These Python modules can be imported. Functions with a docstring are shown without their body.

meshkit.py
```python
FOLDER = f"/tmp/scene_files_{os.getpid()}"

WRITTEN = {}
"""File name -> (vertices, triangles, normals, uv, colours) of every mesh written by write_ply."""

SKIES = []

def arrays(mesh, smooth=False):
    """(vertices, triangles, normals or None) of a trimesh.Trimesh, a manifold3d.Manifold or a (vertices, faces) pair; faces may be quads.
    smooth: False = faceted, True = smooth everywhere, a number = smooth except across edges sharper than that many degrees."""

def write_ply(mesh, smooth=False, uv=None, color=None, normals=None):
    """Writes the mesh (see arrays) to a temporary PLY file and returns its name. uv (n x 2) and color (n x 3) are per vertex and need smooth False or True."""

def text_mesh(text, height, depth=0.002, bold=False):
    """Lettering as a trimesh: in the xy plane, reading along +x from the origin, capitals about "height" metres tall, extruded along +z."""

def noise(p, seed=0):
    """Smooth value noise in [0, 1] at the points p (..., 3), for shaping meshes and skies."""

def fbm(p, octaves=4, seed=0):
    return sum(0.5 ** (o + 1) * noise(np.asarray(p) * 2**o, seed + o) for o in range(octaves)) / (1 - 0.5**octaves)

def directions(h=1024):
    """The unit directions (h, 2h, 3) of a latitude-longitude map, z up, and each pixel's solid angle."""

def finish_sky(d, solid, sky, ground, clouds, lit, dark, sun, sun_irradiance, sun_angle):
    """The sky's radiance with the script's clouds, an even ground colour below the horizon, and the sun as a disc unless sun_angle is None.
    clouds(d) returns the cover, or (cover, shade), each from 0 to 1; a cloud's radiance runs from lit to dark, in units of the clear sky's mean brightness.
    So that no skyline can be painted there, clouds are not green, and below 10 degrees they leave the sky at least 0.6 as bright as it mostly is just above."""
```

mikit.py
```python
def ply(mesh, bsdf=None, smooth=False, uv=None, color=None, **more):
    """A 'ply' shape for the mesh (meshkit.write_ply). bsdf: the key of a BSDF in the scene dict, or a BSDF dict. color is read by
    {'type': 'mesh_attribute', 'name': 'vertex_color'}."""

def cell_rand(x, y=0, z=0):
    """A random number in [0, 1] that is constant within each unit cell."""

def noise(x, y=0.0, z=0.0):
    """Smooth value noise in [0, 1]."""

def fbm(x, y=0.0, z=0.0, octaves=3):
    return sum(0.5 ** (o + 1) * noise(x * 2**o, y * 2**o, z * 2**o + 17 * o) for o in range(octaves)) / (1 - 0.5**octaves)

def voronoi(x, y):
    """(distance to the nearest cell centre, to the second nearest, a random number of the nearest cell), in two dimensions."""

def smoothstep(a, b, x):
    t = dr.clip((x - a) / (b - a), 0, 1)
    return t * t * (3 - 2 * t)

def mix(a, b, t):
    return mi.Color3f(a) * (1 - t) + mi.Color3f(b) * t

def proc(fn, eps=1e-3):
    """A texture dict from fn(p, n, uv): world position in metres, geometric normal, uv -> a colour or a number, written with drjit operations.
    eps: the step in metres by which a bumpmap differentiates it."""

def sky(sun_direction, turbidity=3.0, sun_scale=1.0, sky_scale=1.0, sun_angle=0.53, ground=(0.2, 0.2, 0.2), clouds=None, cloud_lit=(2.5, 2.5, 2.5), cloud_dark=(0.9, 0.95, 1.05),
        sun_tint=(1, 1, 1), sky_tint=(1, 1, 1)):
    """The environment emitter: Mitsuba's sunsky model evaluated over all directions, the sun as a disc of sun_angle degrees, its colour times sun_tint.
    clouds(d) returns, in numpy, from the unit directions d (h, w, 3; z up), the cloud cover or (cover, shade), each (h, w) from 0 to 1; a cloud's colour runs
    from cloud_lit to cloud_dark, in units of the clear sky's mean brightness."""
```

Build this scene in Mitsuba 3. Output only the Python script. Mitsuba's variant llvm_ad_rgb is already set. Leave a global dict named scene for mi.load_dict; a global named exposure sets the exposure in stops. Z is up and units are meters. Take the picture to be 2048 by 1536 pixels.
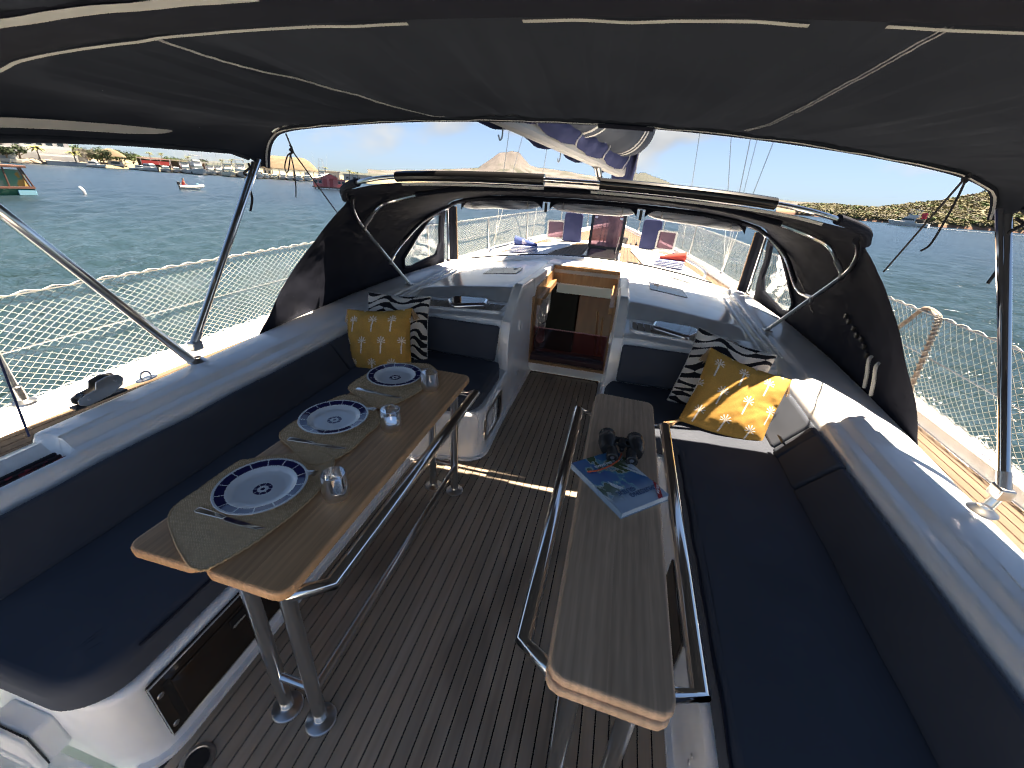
import math, random
import numpy as np
import drjit as dr
import trimesh
import mitsuba as mi
import shapely
from shapely.geometry import Polygon, LineString, Point, MultiPolygon, box as sbox
import manifold3d as m3
import mikit, meshkit
from mikit import noise, fbm, voronoi, cell_rand, smoothstep, mix, proc

T = mi.ScalarTransform4f
scene, labels = {}, {}
rng = np.random.default_rng(7)
random.seed(7)

# ------------------------------------------------------------------ camera, sky, exposure
# The yacht is built in her own frame (x starboard, y forward, z up from the cockpit sole) and floats trimmed
# 1.3 degrees bow up; BT takes that frame to the world, whose water lies at WATER.
TRIM, WATER = math.radians(1.3), -1.5
ROT = np.array([[1, 0, 0], [0, math.cos(TRIM), -math.sin(TRIM)], [0, math.sin(TRIM), math.cos(TRIM)]])
M4 = np.eye(4); M4[:3, :3] = ROT
BT = T(M4.tolist())
yaw, pitch, roll = 0.22662447, 0.46485793, 0.06760262
fwd = np.array([-math.sin(yaw) * math.cos(pitch), math.cos(yaw) * math.cos(pitch), -math.sin(pitch)])
rgt = np.array([math.cos(yaw), math.sin(yaw), 0.0])
up0 = np.cross(rgt, fwd)
up = -math.sin(roll) * rgt + math.cos(roll) * up0
EYE = ROT @ np.array([0.3155, 0.0, 1.62])
fwdw, upw = ROT @ fwd, ROT @ up
scene['camera'] = {'type': 'perspective', 'fov': math.degrees(2 * math.atan(1024 / 825.0)), 'fov_axis': 'x', 'near_clip': 0.02, 'far_clip': 30000.0,
                   'to_world': T().look_at(origin=EYE.tolist(), target=(EYE + fwdw).tolist(), up=upw.tolist())}
exposure = 3.45


def clouds(d):
    el = np.degrees(np.arcsin(np.clip(d[..., 2], -1, 1)))
    az = np.degrees(np.arctan2(d[..., 0], d[..., 1]))
    q = np.stack([az / 9.0, el / 4.2, az * 0 + 3.0], -1)
    n = meshkit.fbm(q, 5, seed=11)
    n2 = meshkit.fbm(np.stack([az / 26.0, el / 13.0, az * 0 + 8.0], -1), 3, seed=5)
    bank = np.exp(-((el - 6.5) / 5.5) ** 2)
    cover = np.clip((n * 0.80 + n2 * 0.40 + 0.16 * bank + 0.07 * np.exp(-((az + 14) / 16) ** 2) - 0.68) / 0.13, 0, 1)
    cover = cover * (0.35 + 0.65 * bank) * np.clip((40 - el) / 30, 0.25, 1)
    below = meshkit.fbm(q + np.array([0, 0.35, 0]), 5, seed=11)
    shade = np.clip(0.25 + (below - n) * 2.5, 0, 0.75)
    return cover * 0.9, shade


SUN = np.array([0.25, 0.22, 1.0])
scene['sky'] = mikit.sky(SUN.tolist(), turbidity=2.2, sun_scale=1.6, sky_scale=0.44, sky_tint=(1.10, 0.97, 0.90), clouds=clouds, cloud_lit=(2.1, 2.08, 2.0), cloud_dark=(1.2, 1.22, 1.26), ground=(0.08, 0.12, 0.14))

# ------------------------------------------------------------------ helpers


def key_for(name, parent=None):
    base = name if parent is None else parent + '__' + name
    if base not in scene and base not in labels and base not in used:
        used.add(base); return base
    i = 1
    while f'{base}_{i:03d}' in used:
        i += 1
    k = f'{base}_{i:03d}'
    used.add(k)
    return k


used = set()


def obj(name, mesh, mat, parent=None, smooth=30, world=False, uv=None, tw=None, color=None):
    k = key_for(name, parent)
    d = mikit.ply(mesh, mat, smooth=smooth, uv=uv, color=color)
    base = T() if world else BT
    d['to_world'] = base if tw is None else base @ tw
    scene[k] = d
    return k


def inst(name, src, parent=None, world=False, tw=None, mat=None):
    """another entry that reuses the mesh of entry src"""
    k = key_for(name, parent)
    d = {**scene[src]}
    base = T() if world else BT
    d['to_world'] = base if tw is None else base @ tw
    if mat:
        d['bsdf'] = {'type': 'ref', 'id': mat}
    scene[k] = d
    return k


def tag(k, label, cat=None, group=None, kind=None):
    labels[k] = {'label': label}
    if cat: labels[k]['category'] = cat
    if group: labels[k]['group'] = group
    if kind: labels[k]['kind'] = kind
    return k


def thing(name, label, cat, group=None, kind=None):
    k = key_for(name)
    return tag(k, label, cat, group, kind)


cat_ = trimesh.util.concatenate


def arr(mesh):
    v, f, n = meshkit.arrays(mesh)
    return trimesh.Trimesh(v, f, process=False)


def bx(x0, x1, y0, y1, z0, z1, r=0.0):
    x0, x1 = min(x0, x1), max(x0, x1); y0, y1 = min(y0, y1), max(y0, y1); z0, z1 = min(z0, z1), max(z0, z1)
    if r <= 0:
        m = trimesh.creation.box((x1 - x0, y1 - y0, z1 - z0))
        m.apply_translation(((x0 + x1) / 2, (y0 + y1) / 2, (z0 + z1) / 2))
        return m
    pts = []
    for sx in (0, 1):
        for sy in (0, 1):
            for sz in (0, 1):
                cx = (x0 + r, x1 - r)[sx]; cy = (y0 + r, y1 - r)[sy]; cz = (z0 + r, z1 - r)[sz]
                for a in np.linspace(0, math.pi / 2, 4):
                    for b in np.linspace(0, math.pi / 2, 4):
                        pts.append((cx + (1, -1)[1 - sx] * r * math.cos(a) * math.cos(b), cy + (1, -1)[1 - sy] * r * math.cos(a) * math.sin(b), cz + (1, -1)[1 - sz] * r * math.sin(a)))
    return trimesh.convex.convex_hull(np.array(pts))


def catmull(pts, n=8, closed=False):
    p = np.asarray(pts, float)
    q = np.vstack([p[-1:], p, p[:2]]) if closed else np.vstack([2 * p[:1] - p[1:2], p, 2 * p[-1:] - p[-2:-1]])
    out = []
    for i in range(1, len(q) - 2):
        t = np.linspace(0, 1, n, endpoint=False)[:, None]
        a, b, c, d = q[i - 1], q[i], q[i + 1], q[i + 2]
        out.append(0.5 * (2 * b + (c - a) * t + (2 * a - 5 * b + 4 * c - d) * t ** 2 + (3 * b - a - 3 * c + d) * t ** 3))
    r = np.vstack(out)
    return r if closed else np.vstack([r, p[-1:]])


def tube(points, r, sides=10, closed=False, caps=True):
    p = np.asarray(points, float)
    n = len(p)
    rad = np.broadcast_to(np.asarray(r, float), (n,))
    if closed:
        t = np.roll(p, -1, 0) - np.roll(p, 1, 0)
    else:
        t = np.gradient(p, axis=0)
    t /= np.linalg.norm(t, axis=1, keepdims=True) + 1e-12
    a = np.cross(t[0], [0, 0, 1.0] if abs(t[0][2]) < 0.9 else [1.0, 0, 0]); a /= np.linalg.norm(a)
    A = [a]
    for i in range(1, n):
        a = A[-1] - t[i] * (A[-1] @ t[i])
        A.append(a / (np.linalg.norm(a) + 1e-12))
    A = np.array(A); B = np.cross(t, A)
    # miter: keep the section's width where the path bends
    ang = np.arange(sides) * 2 * np.pi / sides
    v = p[:, None] + rad[:, None, None] * (np.cos(ang)[None, :, None] * A[:, None] + np.sin(ang)[None, :, None] * B[:, None])
    if not closed and n > 2:
        for i in range(1, n - 1):
            u1 = p[i] - p[i - 1]; u2 = p[i + 1] - p[i]
            u1 = u1 / (np.linalg.norm(u1) + 1e-12); u2 = u2 / (np.linalg.norm(u2) + 1e-12)
            c = np.clip((u1 @ u2 + 1) / 2, 0.25, 1) ** 0.5
            if c < 0.995:
                w = u2 - u1; w /= np.linalg.norm(w) + 1e-12
                off = v[i] - p[i]
                v[i] = p[i] + off + (1 / c - 1) * (off @ w)[:, None] * w
    m = n if closed else n - 1
    i, j = np.meshgrid(np.arange(m), np.arange(sides), indexing='ij')
    i2 = (i + 1) % n; j2 = (j + 1) % sides
    q = np.stack([i * sides + j, i2 * sides + j, i2 * sides + j2, i * sides + j2], -1).reshape(-1, 4)
    f = np.vstack([q[:, [0, 2, 1]], q[:, [0, 3, 2]]])
    v = v.reshape(-1, 3)
    if caps and not closed:
        c0, c1 = len(v), len(v) + 1
        v = np.vstack([v, p[:1], p[-1:]])
        jj = np.arange(sides); jn = (jj + 1) % sides
        f = np.vstack([f, np.stack([np.full(sides, c0), jj, jn], 1)[:, [0, 1, 2]], np.stack([np.full(sides, c1), (n - 1) * sides + jn, (n - 1) * sides + jj], 1)])
    mesh = trimesh.Trimesh(v, f, process=False)
    if mesh.volume < 0: mesh.invert()
    return mesh


def grid_mesh(P, flip=False, closed_v=False):
    """P (n, m, 3) -> mesh"""
    n, m = P.shape[:2]
    mm = m if closed_v else m - 1
    i, j = np.meshgrid(np.arange(n - 1), np.arange(mm), indexing='ij')
    j2 = (j + 1) % m
    q = np.stack([i * m + j, (i + 1) * m + j, (i + 1) * m + j2, i * m + j2], -1).reshape(-1, 4)
    if flip: q = q[:, ::-1]
    return trimesh.Trimesh(P.reshape(-1, 3), np.vstack([q[:, [0, 1, 2]], q[:, [0, 2, 3]]]), process=False)


def lathe(profile, n=48):
    p = np.asarray(profile, float)
    a = np.arange(n) * 2 * np.pi / n
    P = np.stack([p[:, 0:1] * np.cos(a), p[:, 0:1] * np.sin(a), np.repeat(p[:, 1:2], n, 1)], -1)
    m = grid_mesh(P, closed_v=True)
    return m


def prism(poly, z0, z1):
    geoms = [g for g in getattr(poly, 'geoms', [poly]) if g.area > 1e-8]
    out = []
    for g in geoms:
        m = trimesh.creation.extrude_polygon(g, z1 - z0, engine='earcut')
        m.apply_translation((0, 0, z0)); out.append(m)
    return cat_(out) if out else None


def rpoly(pts, r):
    """polygon with corners rounded by r"""
    return Polygon(pts).buffer(-r, join_style='mitre').buffer(r, quad_segs=6)


def ring(poly, n):
    L = poly.exterior.length
    p = np.array([poly.exterior.interpolate(L * i / n).coords[0] for i in range(n)])
    if Polygon(p).exterior.is_ccw is False: p = p[::-1]
    return p


def pad(poly, z0, z1, r=0.02, n=160, steps=5, dome=0.0, rb=None):
    """upholstery block over a polygon, its top edge rounded by r, bottom by rb"""
    rb = r if rb is None else rb
    poly = shapely.geometry.polygon.orient(poly)
    R = ring(poly, n)
    t = np.roll(R, -1, 0) - np.roll(R, 1, 0); t /= np.linalg.norm(t, axis=1, keepdims=True)
    nr = np.stack([-t[:, 1], t[:, 0]], 1)
    lay = []
    for k in range(steps + 1):
        a = k / steps * math.pi / 2
        lay.append((rb * (1 - math.sin(a)), z0 + rb * (1 - math.cos(a))))
    for k in range(steps + 1):
        a = k / steps * math.pi / 2
        lay.append((r * (1 - math.cos(a)), z1 - r + r * math.sin(a)))
    P = np.array([np.column_stack([R + nr * d, np.full(n, z)]) for d, z in lay])
    side = grid_mesh(P, closed_v=True, flip=True)
    caps = []
    for ringv, z, fl in ((P[0], z0, True), (P[-1], z1, False)):
        v2, f = trimesh.creation.triangulate_polygon(Polygon(ringv[:, :2]), engine='earcut')
        c = trimesh.Trimesh(np.column_stack([v2, np.full(len(v2), z)]), f, process=False)
        if (c.face_normals[:, 2].mean() > 0) == fl: c.invert()
        caps.append(c)
    m = cat_([side] + caps)
    m.merge_vertices(digits_vertex=6)
    m.fix_normals()
    return m


def xf(mesh, M=None, t=None, rz=None, rx=None, ry=None, s=None, about=(0, 0, 0)):
    m = mesh.copy()
    R = np.eye(4)
    if s is not None: R = np.diag(list(np.broadcast_to(s, (3,))) + [1.0]) @ R
    for a, ax in ((rx, [1, 0, 0]), (ry, [0, 1, 0]), (rz, [0, 0, 1])):
        if a: R = trimesh.transformations.rotation_matrix(math.radians(a), ax) @ R
    if t is not None: R = trimesh.transformations.translation_matrix(t) @ R
    m.apply_transform(R)
    return m


def mirror(mesh):
    m = mesh.copy(); m.vertices = m.vertices * [-1, 1, 1]; m.invert(); return m


def cyl(p0, p1, r, sides=16):
    return tube([p0, p1], r, sides)


# ------------------------------------------------------------------ materials
def mat(name, d):
    scene[name] = d
    return name


def rgb(*c): return {'type': 'rgb', 'value': list(c)}


def prin(color, rough=0.5, metal=0.0, spec=0.5, two=True, **k):
    b = {'type': 'principled', 'base_color': color if isinstance(color, dict) else rgb(*color), 'roughness': rough, 'metallic': metal, 'specular': spec, **k}
    return {'type': 'twosided', 'b': b} if two else b


def bump(inner, fn, eps=1e-3, scale=1.0):
    return {'type': 'twosided', 'b': {'type': 'bumpmap', 'arbitrary': proc(fn, eps), 'scale': scale, 'bsdf': inner}}


mat('m_gel', prin(proc(lambda p, n, uv: mix((0.77, 0.775, 0.76), (0.82, 0.82, 0.805), fbm(p.x * 2.1, p.y * 2.1, p.z * 2.1)) * (0.93 + 0.07 * smoothstep(0.3, 0.5, noise(p.x * 11, p.y * 5, p.z * 9)))), 0.14, clearcoat=0.6, clearcoat_gloss=0.97))
mat('m_nonskid', bump(prin((0.60, 0.61, 0.61), 0.55, two=False), lambda p, n, uv: 0.0008 * noise(p.x * 420, p.y * 420, p.z * 420)))
mat('m_white', prin((0.74, 0.74, 0.72), 0.4))
mat('m_navy', bump(prin(proc(lambda p, n, uv: mix((0.0085, 0.010, 0.018), (0.014, 0.016, 0.027), fbm(p.x * 9, p.y * 9, p.z * 9, 2))), 0.85, two=False, sheen=0.12, spec=0.2), lambda p, n, uv: 0.0005 * dr.sin(p.x * 1900) * dr.sin(p.y * 1900 + p.z * 1900) + 0.004 * fbm(p.x * 8, p.y * 8, p.z * 8)))
mat('m_cushion', bump(prin(proc(lambda p, n, uv: mix((0.045, 0.052, 0.068), (0.062, 0.070, 0.088), fbm(p.x * 6, p.y * 6, p.z * 6, 3))), 0.9, two=False, sheen=0.4, spec=0.2), lambda p, n, uv: 0.0007 * noise(p.x * 900, p.y * 900, p.z * 900) + 0.005 * fbm(p.x * 5, p.y * 3.2, p.z * 6)))
mat('m_canopy', {'type': 'principledthin', 'base_color': proc(lambda p, n, uv: mix((0.024, 0.028, 0.038), (0.036, 0.042, 0.054), fbm(p.x * 5, p.y * 5, p.z * 5, 2))), 'roughness': 0.9, 'diff_trans': 0.05, 'spec_trans': 0.0, 'eta': 1.3})
mat('m_sailnavy', prin(proc(lambda p, n, uv: mix((0.026, 0.032, 0.085), (0.045, 0.052, 0.12), fbm(p.x * 7, p.y * 7, p.z * 7, 2))), 0.85, spec=0.2))
mat('m_sailgrey', prin(proc(lambda p, n, uv: mix((0.025, 0.032, 0.046), (0.042, 0.050, 0.068), fbm(p.x * 5, p.y * 2, p.z * 5, 3))), 0.8, spec=0.2))
mat('m_trim', bump(prin((0.52, 0.52, 0.49), 0.75, two=False, spec=0.2), lambda p, n, uv: 0.0008 * dr.sin(p.x * 800 + p.y * 800)))
mat('m_sailwhite', prin((0.40, 0.39, 0.37), 0.7))


def wood(p, cols, gx, stave, seed):
    st = dr.floor((p.x + 0.013) / stave)
    r1 = cell_rand(st, seed); r2 = cell_rand(st, seed + 1)
    g = fbm(p.x * gx + r1 * 31, p.y * 3.0 + r2 * 17, p.z * 40, 3)
    f = noise(p.x * gx * 5, p.y * 22, p.z * 60)
    ring_ = 0.5 + 0.5 * dr.sin((p.x * 95 + 2.2 * fbm(p.x * 9 + r1 * 9, p.y * 1.3 + r2 * 7, 2.0)) * 3.0)
    c = mix(cols[0], cols[1], dr.clip(0.25 + 0.55 * g + 0.25 * (ring_ - 0.5), 0, 1))
    return c * (0.80 + 0.22 * r1) * (0.86 + 0.2 * f)


mat('m_table', bump(prin(proc(lambda p, n, uv: wood(p, ((0.38, 0.200, 0.092), (0.64, 0.375, 0.190)), 55, 0.083, 3.0)), 0.42, two=False, spec=0.4), lambda p, n, uv: 0.0004 * noise(p.x * 420, p.y * 14, p.z * 40)))
mat('m_table_grey', bump(prin(proc(lambda p, n, uv: wood(p, ((0.37, 0.245, 0.155), (0.66, 0.455, 0.300)), 55, 0.09, 9.0)), 0.48, two=False, spec=0.35), lambda p, n, uv: 0.0005 * noise(p.x * 420, p.y * 14, p.z * 40)))


def sole(p, n, uv):
    k = dr.floor((p.x + 3.0) / 0.046)
    r = cell_rand(k, 5)
    g = fbm(p.x * 60 + r * 20, p.y * 4, 1.0, 3)
    stain = smoothstep(0.62, 0.8, fbm(p.x * 4 + 3, p.y * 1.7, 2.0, 3))
    c = mix((0.29, 0.230, 0.165), (0.41, 0.330, 0.243), g) * (0.88 + 0.2 * r)
    return c * (1 - 0.30 * stain)


mat('m_sole', bump(prin(proc(sole), 0.62, two=False, spec=0.35), lambda p, n, uv: 0.0004 * noise(p.x * 500, p.y * 16, p.z * 20)))
mat('m_deckteak', prin(proc(lambda p, n, uv: mix((0.105, 0.070, 0.043), (0.165, 0.115, 0.074), fbm(p.x * 40, p.y * 4, 1.0, 3)) * (0.86 + 0.2 * cell_rand(dr.floor((p.x + 3.0) / 0.05), 2))), 0.7, spec=0.3))
mat('m_caulk', prin((0.012, 0.012, 0.012), 0.7))
mat('m_chrome', prin((0.78, 0.77, 0.75), 0.075, metal=1.0))
mat('m_steel', prin((0.55, 0.54, 0.52), 0.28, metal=1.0))
mat('m_black', prin((0.014, 0.014, 0.015), 0.45))
mat('m_blackgloss', prin((0.012, 0.012, 0.013), 0.2))
mat('m_smoked', prin((0.022, 0.016, 0.012), 0.04, spec=0.6))
mat('m_grey', prin((0.42, 0.42, 0.40), 0.5))
mat('m_net', prin((0.42, 0.43, 0.40), 0.7, spec=0.2))
mat('m_rope', bump(prin((0.56, 0.53, 0.46), 0.85, two=False, spec=0.2), lambda p, n, uv: 0.002 * dr.sin((p.x + p.y + p.z) * 420)))
mat('m_lash', prin(proc(lambda p, n, uv: mix((0.20, 0.155, 0.115), (0.42, 0.35, 0.28), noise(p.x * 60, p.y * 60, p.z * 60))), 0.8))
mat('m_cord', prin((0.016, 0.017, 0.022), 0.8))
mat('m_bluecord', prin((0.02, 0.03, 0.085), 0.8))


def braid(base, fleck, k):
    return lambda p, n, uv: mix(base, fleck, smoothstep(0.56, 0.64, noise(p.x * 210, p.y * 95, p.z * 210 + k)))


mat('m_rope_red', prin(proc(braid((0.020, 0.014, 0.016), (0.26, 0.028, 0.035), 1.0)), 0.8))
mat('m_rope_red2', prin(proc(braid((0.022, 0.012, 0.014), (0.20, 0.03, 0.03), 9.0)), 0.8))
mat('m_rope_yellow', prin(proc(braid((0.018, 0.018, 0.018), (0.34, 0.30, 0.06), 4.0)), 0.8))
mat('m_rope_white', prin(proc(braid((0.46, 0.47, 0.48), (0.03, 0.035, 0.05), 7.0)), 0.8))
mat('m_glass', {'type': 'dielectric', 'int_ior': 1.5, 'ext_ior': 1.0})
mat('m_drink', {'type': 'dielectric', 'int_ior': 1.33, 'ext_ior': 1.0})
mat('m_vinyl', {'type': 'thindielectric', 'int_ior': 1.45, 'specular_transmittance': rgb(0.80, 0.83, 0.84)})
mat('m_roll', prin(proc(lambda p, n, uv: mix((0.16, 0.16, 0.19), (0.66, 0.66, 0.70), smoothstep(0.38, 0.62, fbm(p.x * 3.0, p.y * 7, p.z * 26, 3)))), 0.12, spec=0.7))
mat('m_acrylic', {'type': 'thindielectric', 'int_ior': 1.49, 'specular_transmittance': rgb(0.50, 0.24, 0.27)})
mat('m_acrylic_edge', prin((0.42, 0.20, 0.21), 0.15))
mat('m_pinklid', {'type': 'blendbsdf', 'weight': 0.5, 'a': {'type': 'thindielectric', 'int_ior': 1.49, 'specular_transmittance': rgb(0.78, 0.60, 0.66)}, 'b': prin((0.17, 0.105, 0.130), 0.12)})
mat('m_purple', prin((0.045, 0.022, 0.027), 0.25))
mat('m_cabin', prin(proc(lambda p, n, uv: mix((0.13, 0.042, 0.013), (0.22, 0.08, 0.026), fbm(p.x * 18, p.y * 18, p.z * 3, 3))), 0.3))
mat('m_trimwood', prin(proc(lambda p, n, uv: mix((0.24, 0.125, 0.05), (0.42, 0.245, 0.115), fbm(p.x * 50, p.y * 12, p.z * 6, 3))), 0.35))
mat('m_dark', prin((0.01, 0.009, 0.008), 0.8))
mat('m_skin', prin((0.30, 0.17, 0.11), 0.6))
mat('m_redcloth', prin((0.40, 0.045, 0.03), 0.85))
mat('m_flagred', prin((0.55, 0.06, 0.08), 0.8))
mat('m_bluecloth', prin((0.03, 0.06, 0.20), 0.85))
mat('m_hair', prin((0.015, 0.011, 0.009), 0.7))
mat('m_lens', prin((0.25, 0.25, 0.27), 0.05, metal=0.6))


def straw(p, n, uv):
    row = dr.floor(uv.y / 0.0052)
    a = 0.5 + 0.5 * dr.sin(uv.x * 1000 + 3.1416 * (row - 2 * dr.floor(row / 2)) + 3 * noise(uv.x * 30, row))
    b = dr.abs(dr.sin(uv.y / 0.0052 * 3.14159))
    t = dr.clip(a * 0.65 + b * 0.5 - 0.1, 0, 1) * (0.55 + 0.6 * noise(uv.x * 160, uv.y * 160, 3.0))
    return mix((0.33, 0.205, 0.105), (0.86, 0.64, 0.39), dr.clip(t, 0, 1))


def strawh(p, n, uv):
    row = dr.floor(uv.y / 0.0052)
    a = 0.5 + 0.5 * dr.sin(uv.x * 1000 + 3.1416 * (row - 2 * dr.floor(row / 2)) + 3 * noise(uv.x * 30, row))
    return 0.0022 * a * dr.abs(dr.sin(uv.y / 0.0052 * 3.14159))


mat('m_straw', bump(prin(proc(straw), 0.8, two=False, spec=0.25), strawh, 6e-4))


def plate_print(p, n, uv):
    r = dr.sqrt(uv.x * uv.x + uv.y * uv.y)
    a = dr.atan2(uv.y, uv.x) / (2 * math.pi)
    f12 = a * 14 - dr.floor(a * 14)
    f8 = a * 8 - dr.floor(a * 8)
    band = smoothstep(0.0965, 0.0972, r) * (1 - smoothstep(0.1205, 0.1212, r))
    gap = 1 - smoothstep(0.0012, 0.0018, dr.minimum(f12, 1 - f12) * 2 * math.pi / 14 * r)
    ringm = smoothstep(0.0150, 0.0156, r) * (1 - smoothstep(0.0262, 0.0268, r))
    gap8 = 1 - smoothstep(0.0007, 0.0013, dr.minimum(f8, 1 - f8) * 2 * math.pi / 8 * r)
    dot = 1 - smoothstep(0.0058, 0.0064, r)
    ink = dr.maximum(dr.maximum(band * (1 - gap), ringm * (1 - gap8)), dot)
    return mix((0.70, 0.72, 0.74), (0.008, 0.009, 0.075), ink)


mat('m_plate', prin(proc(plate_print), 0.06, spec=0.6, clearcoat=0.7, clearcoat_gloss=0.98))


def zebra(p, n, uv):
    u, v = uv.x, uv.y
    w = 0.055 * dr.sin(u * 9.5 + 5.0 * noise(u * 2.0, v * 3.0, 1.0)) + 0.05 * noise(u * 3.5 + 5, v * 2.2, 4.0)
    t = (v + w) * 8.6
    row = dr.floor(t)
    f = t - row
    ph = u * (2.1 + 0.9 * cell_rand(row, 3.0)) + cell_rand(row, 1.0)
    q = ph - dr.floor(ph)
    thick = 0.40 * dr.power(dr.maximum(dr.sin(q * math.pi), 0.0), 0.7)
    d = dr.abs(f - 0.5)
    lens = 1 - smoothstep(thick - 0.03, thick + 0.03, d)
    edge = dr.maximum(dr.abs(u - 0.5), dr.abs(v - 0.5))
    return mix((0.012, 0.013, 0.017), (0.62, 0.58, 0.52), lens)


mat('m_zebra', prin(proc(zebra), 0.9, spec=0.15))


def palmprint(p, n, uv):
    sx, sy = 0.30, 0.31
    v0 = uv.y / sy
    row = dr.floor(v0)
    odd = row - 2 * dr.floor(row / 2)
    u0 = uv.x / sx + odd * 0.5
    col = dr.floor(u0)
    x = (u0 - col - 0.5) * sx
    y = (v0 - row - 0.5) * sy
    # trunk
    trunk = (1 - smoothstep(0.0085, 0.0115, dr.abs(x - 0.010 * y * 8))) * smoothstep(-0.122, -0.118, y) * (1 - smoothstep(0.045, 0.05, y))
    X = x - 0.004; Y = y - 0.050
    r = dr.sqrt(X * X + Y * Y)
    a = dr.atan2(X, Y)                     # 0 = up
    k = a / 0.62
    f = dr.abs(k - dr.floor(k + 0.5))
    wid = 0.30 * (1 - r / 0.092) + 0.06
    frond = (1 - smoothstep(wid, wid + 0.07, f)) * (1 - smoothstep(0.072, 0.080, r + 0.008 * dr.abs(a))) * (1 - smoothstep(2.1, 2.2, dr.abs(a)))
    ink = dr.maximum(trunk, frond)
    weave = 0.86 + 0.2 * noise(uv.x * 900, uv.y * 900) + 0.06 * dr.sin(uv.x * 2600)
    c = mix((0.46, 0.265, 0.066), (0.72, 0.66, 0.58), ink)
    return c * weave * (0.9 + 0.18 * fbm(uv.x * 7, uv.y * 7, 1.0))


mat('m_palmcloth', prin(proc(palmprint), 0.9, spec=0.15))
mat('m_tassel', prin((0.42, 0.28, 0.15), 0.9))
mat('m_tassel_light', prin((0.56, 0.40, 0.20), 0.9))
mat('m_stripe', prin(proc(lambda p, n, uv: mix((0.66, 0.67, 0.70), (0.05, 0.075, 0.22), smoothstep(0.44, 0.5, dr.abs(uv.y * 5 - dr.floor(uv.y * 5) - 0.5) * 2))), 0.95))
mat('m_towelblue', prin(proc(lambda p, n, uv: mix((0.06, 0.09, 0.25), (0.60, 0.52, 0.58), smoothstep(0.55, 0.62, fbm(uv.x * 4, uv.y * 4, 2.0)))), 0.95))


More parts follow.
